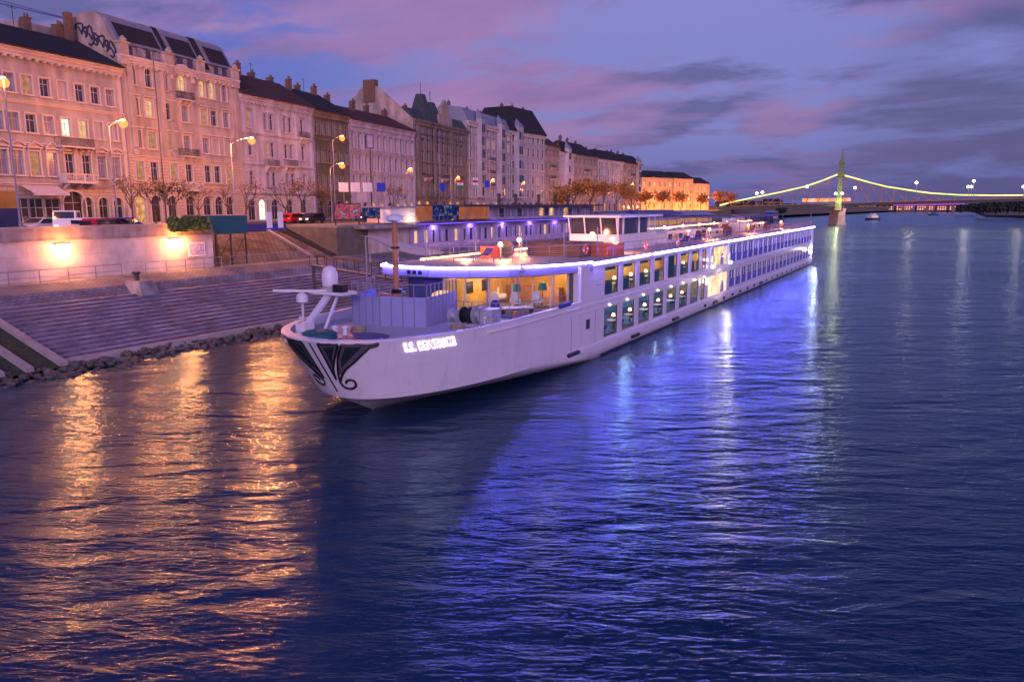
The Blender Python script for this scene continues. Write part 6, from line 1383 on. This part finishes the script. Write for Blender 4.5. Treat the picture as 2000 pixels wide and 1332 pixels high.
def mixc(f, a, b_, mode='MIX'):
    m_ = N.new('ShaderNodeMixRGB'); m_.blend_type = mode
    for i, q in enumerate((f, a, b_)):
        if isinstance(q, (int, float)): m_.inputs[i].default_value = q
        elif isinstance(q, tuple): m_.inputs[i].default_value = (*q, 1)
        else: L.new(q, m_.inputs[i])
    return m_.outputs[0]
z = mth('MAXIMUM', sep.outputs[2], 0.0)
clear = ramp(z, [(0, (.085, .11, .34)), (.09, (.165, .18, .48)), (.27, (.20, .20, .50)), (.46, (.035, .06, .24)), (.8, (.01, .02, .10))])
den = mth('ADD', z, .17); cb_ = N.new('ShaderNodeCombineXYZ'); L.new(mth('DIVIDE', sep.outputs[0], den), cb_.inputs[0]); L.new(mth('DIVIDE', sep.outputs[1], den), cb_.inputs[1])
mp = N.new('ShaderNodeMapping'); mp.inputs['Rotation'].default_value = (0, 0, radians(-62)); mp.inputs['Scale'].default_value = (.9, 1.45, 1); mp.inputs['Location'].default_value = (3.1, 1.7, 0); L.new(cb_.outputs[0], mp.inputs[0])
n1 = N.new('ShaderNodeTexNoise'); n1.inputs['Scale'].default_value = .95; n1.inputs['Detail'].default_value = 8; n1.inputs['Roughness'].default_value = .60; n1.inputs['Distortion'].default_value = .25; L.new(mp.outputs[0], n1.inputs['Vector'])
n2 = N.new('ShaderNodeTexNoise'); n2.inputs['Scale'].default_value = 2.0; n2.inputs['Detail'].default_value = 6; L.new(mp.outputs[0], n2.inputs['Vector'])
cov = ramp(n1.outputs[0], [(.45, (0, 0, 0)), (.53, (1, 1, 1))])
cc_ = ramp(n2.outputs[0], [(.40, (.10, .09, .26)), (.49, (.21, .14, .37)), (.60, (.34, .19, .41))])
cc_ = mixc(ramp(z, [(0, (.8, .8, .8)), (.20, (0, 0, 0))]), cc_, (.080, .085, .26))
def lobe(px, py, c0, c1):                    # broad region of sky round a compass direction
    v = Vector(ray(px, py)).normalized(); d = N.new('ShaderNodeVectorMath'); d.operation = 'DOT_PRODUCT'; L.new(tc.outputs['Generated'], d.inputs[0]); d.inputs[1].default_value = v
    m_ = N.new('ShaderNodeMapRange'); m_.interpolation_type = 'SMOOTHSTEP'; m_.inputs['From Min'].default_value = c0; m_.inputs['From Max'].default_value = c1; L.new(d.outputs['Value'], m_.inputs[0]); return m_.outputs[0]
clear = mixc(lobe(120, 120, .90, .995), clear, (.085, .12, .46))                    # clear blue gap, upper left
sky = mixc(mth('MULTIPLY', cov, .92), clear, cc_)
puff = ramp(n1.outputs[0], [(.40, (0, 0, 0)), (.53, (1, 1, 1))])
sky = mixc(mth('MULTIPLY', lobe(880, 90, .955, .998), mth('MULTIPLY', puff, .85)), sky, mixc(n2.outputs[0], (.19, .105, .30), (.36, .19, .42)))   # mauve bank
bank = ramp(n1.outputs[0], [(.34, (0, 0, 0)), (.50, (1, 1, 1))])
sky = mixc(mth('MULTIPLY', lobe(2050, 290, .968, .9985), mth('MULTIPLY', bank, .9)), sky, (.075, .078, .225))       # slate bank, low right
sky = mixc(1., sky, ramp(z, [(0, (1, 1, 1)), (.27, (1, 1, 1)), (.42, (.42, .42, .50)), (.8, (.25, .28, .40))]), 'MULTIPLY')   # sky dimmed above the view to darken the water's reflection
# afterglow of the set sun, behind and to the right of the camera
AG = Vector((.80, -.55, .10)).normalized(); dp = N.new('ShaderNodeVectorMath'); dp.operation = 'DOT_PRODUCT'; L.new(tc.outputs['Generated'], dp.inputs[0]); dp.inputs[1].default_value = AG
glow = mth('POWER', mth('MAXIMUM', dp.outputs['Value'], 0.), 1.6)
sky = mixc(1., sky, mixc(glow, (0, 0, 0), (.66, .43, 1.02)), 'ADD')
zen = mth('POWER', z, 2.2); sky = mixc(1., sky, mixc(zen, (0, 0, 0), (.02, .04, .22)), 'ADD')
nish = N.new('ShaderNodeTexSky'); nish.sky_type = 'NISHITA'; nish.sun_disc = False; nish.sun_elevation = radians(1.0); nish.sun_rotation = atan2(AG.x, AG.y)
sky = mixc(1., sky, mixc(1., nish.outputs[0], (.02, .02, .035), 'MULTIPLY'), 'ADD')
L.new(mixc(1., sky, (1.12, 1.12, 1.10), 'MULTIPLY'), bg.inputs[0]); bg.inputs[1].default_value = WORLD
sl = bpy.data.lights.new('sun', 'SUN'); sl.energy = SUN; sl.angle = radians(14); sl.color = (1., .70, .92); so = link('sun', sl); so.rotation_euler = (-Vector((.50, -.84, .27))).to_track_quat('-Z', 'Y').to_euler()
cam = bpy.data.cameras.new('camera'); co = link('camera', cam, None, (0, 0, CAM_H)); cam.sensor_width = 36; cam.lens = F_PX / 2000 * 36; cam.clip_end = 6000; cam.clip_start = .3
co.rotation_euler = (radians(90) - PITCH, 0, YAW); scene.camera = co
scene.view_settings.view_transform = 'Standard'; scene.view_settings.look = 'None'; scene.view_settings.exposure = 0; scene.view_settings.gamma = 1
scene.render.resolution_x = 1024; scene.render.resolution_y = 681
scene.cycles.max_bounces = 6; scene.cycles.diffuse_bounces = 2; scene.cycles.glossy_bounces = 3; scene.cycles.transmission_bounces = 2; scene.cycles.transparent_max_bounces = 6
scene.cycles.caustics_reflective = False; scene.cycles.caustics_refractive = False; scene.cycles.sample_clamp_indirect = 4; scene.cycles.sample_clamp_direct = 0
scene.cycles.use_denoising = True
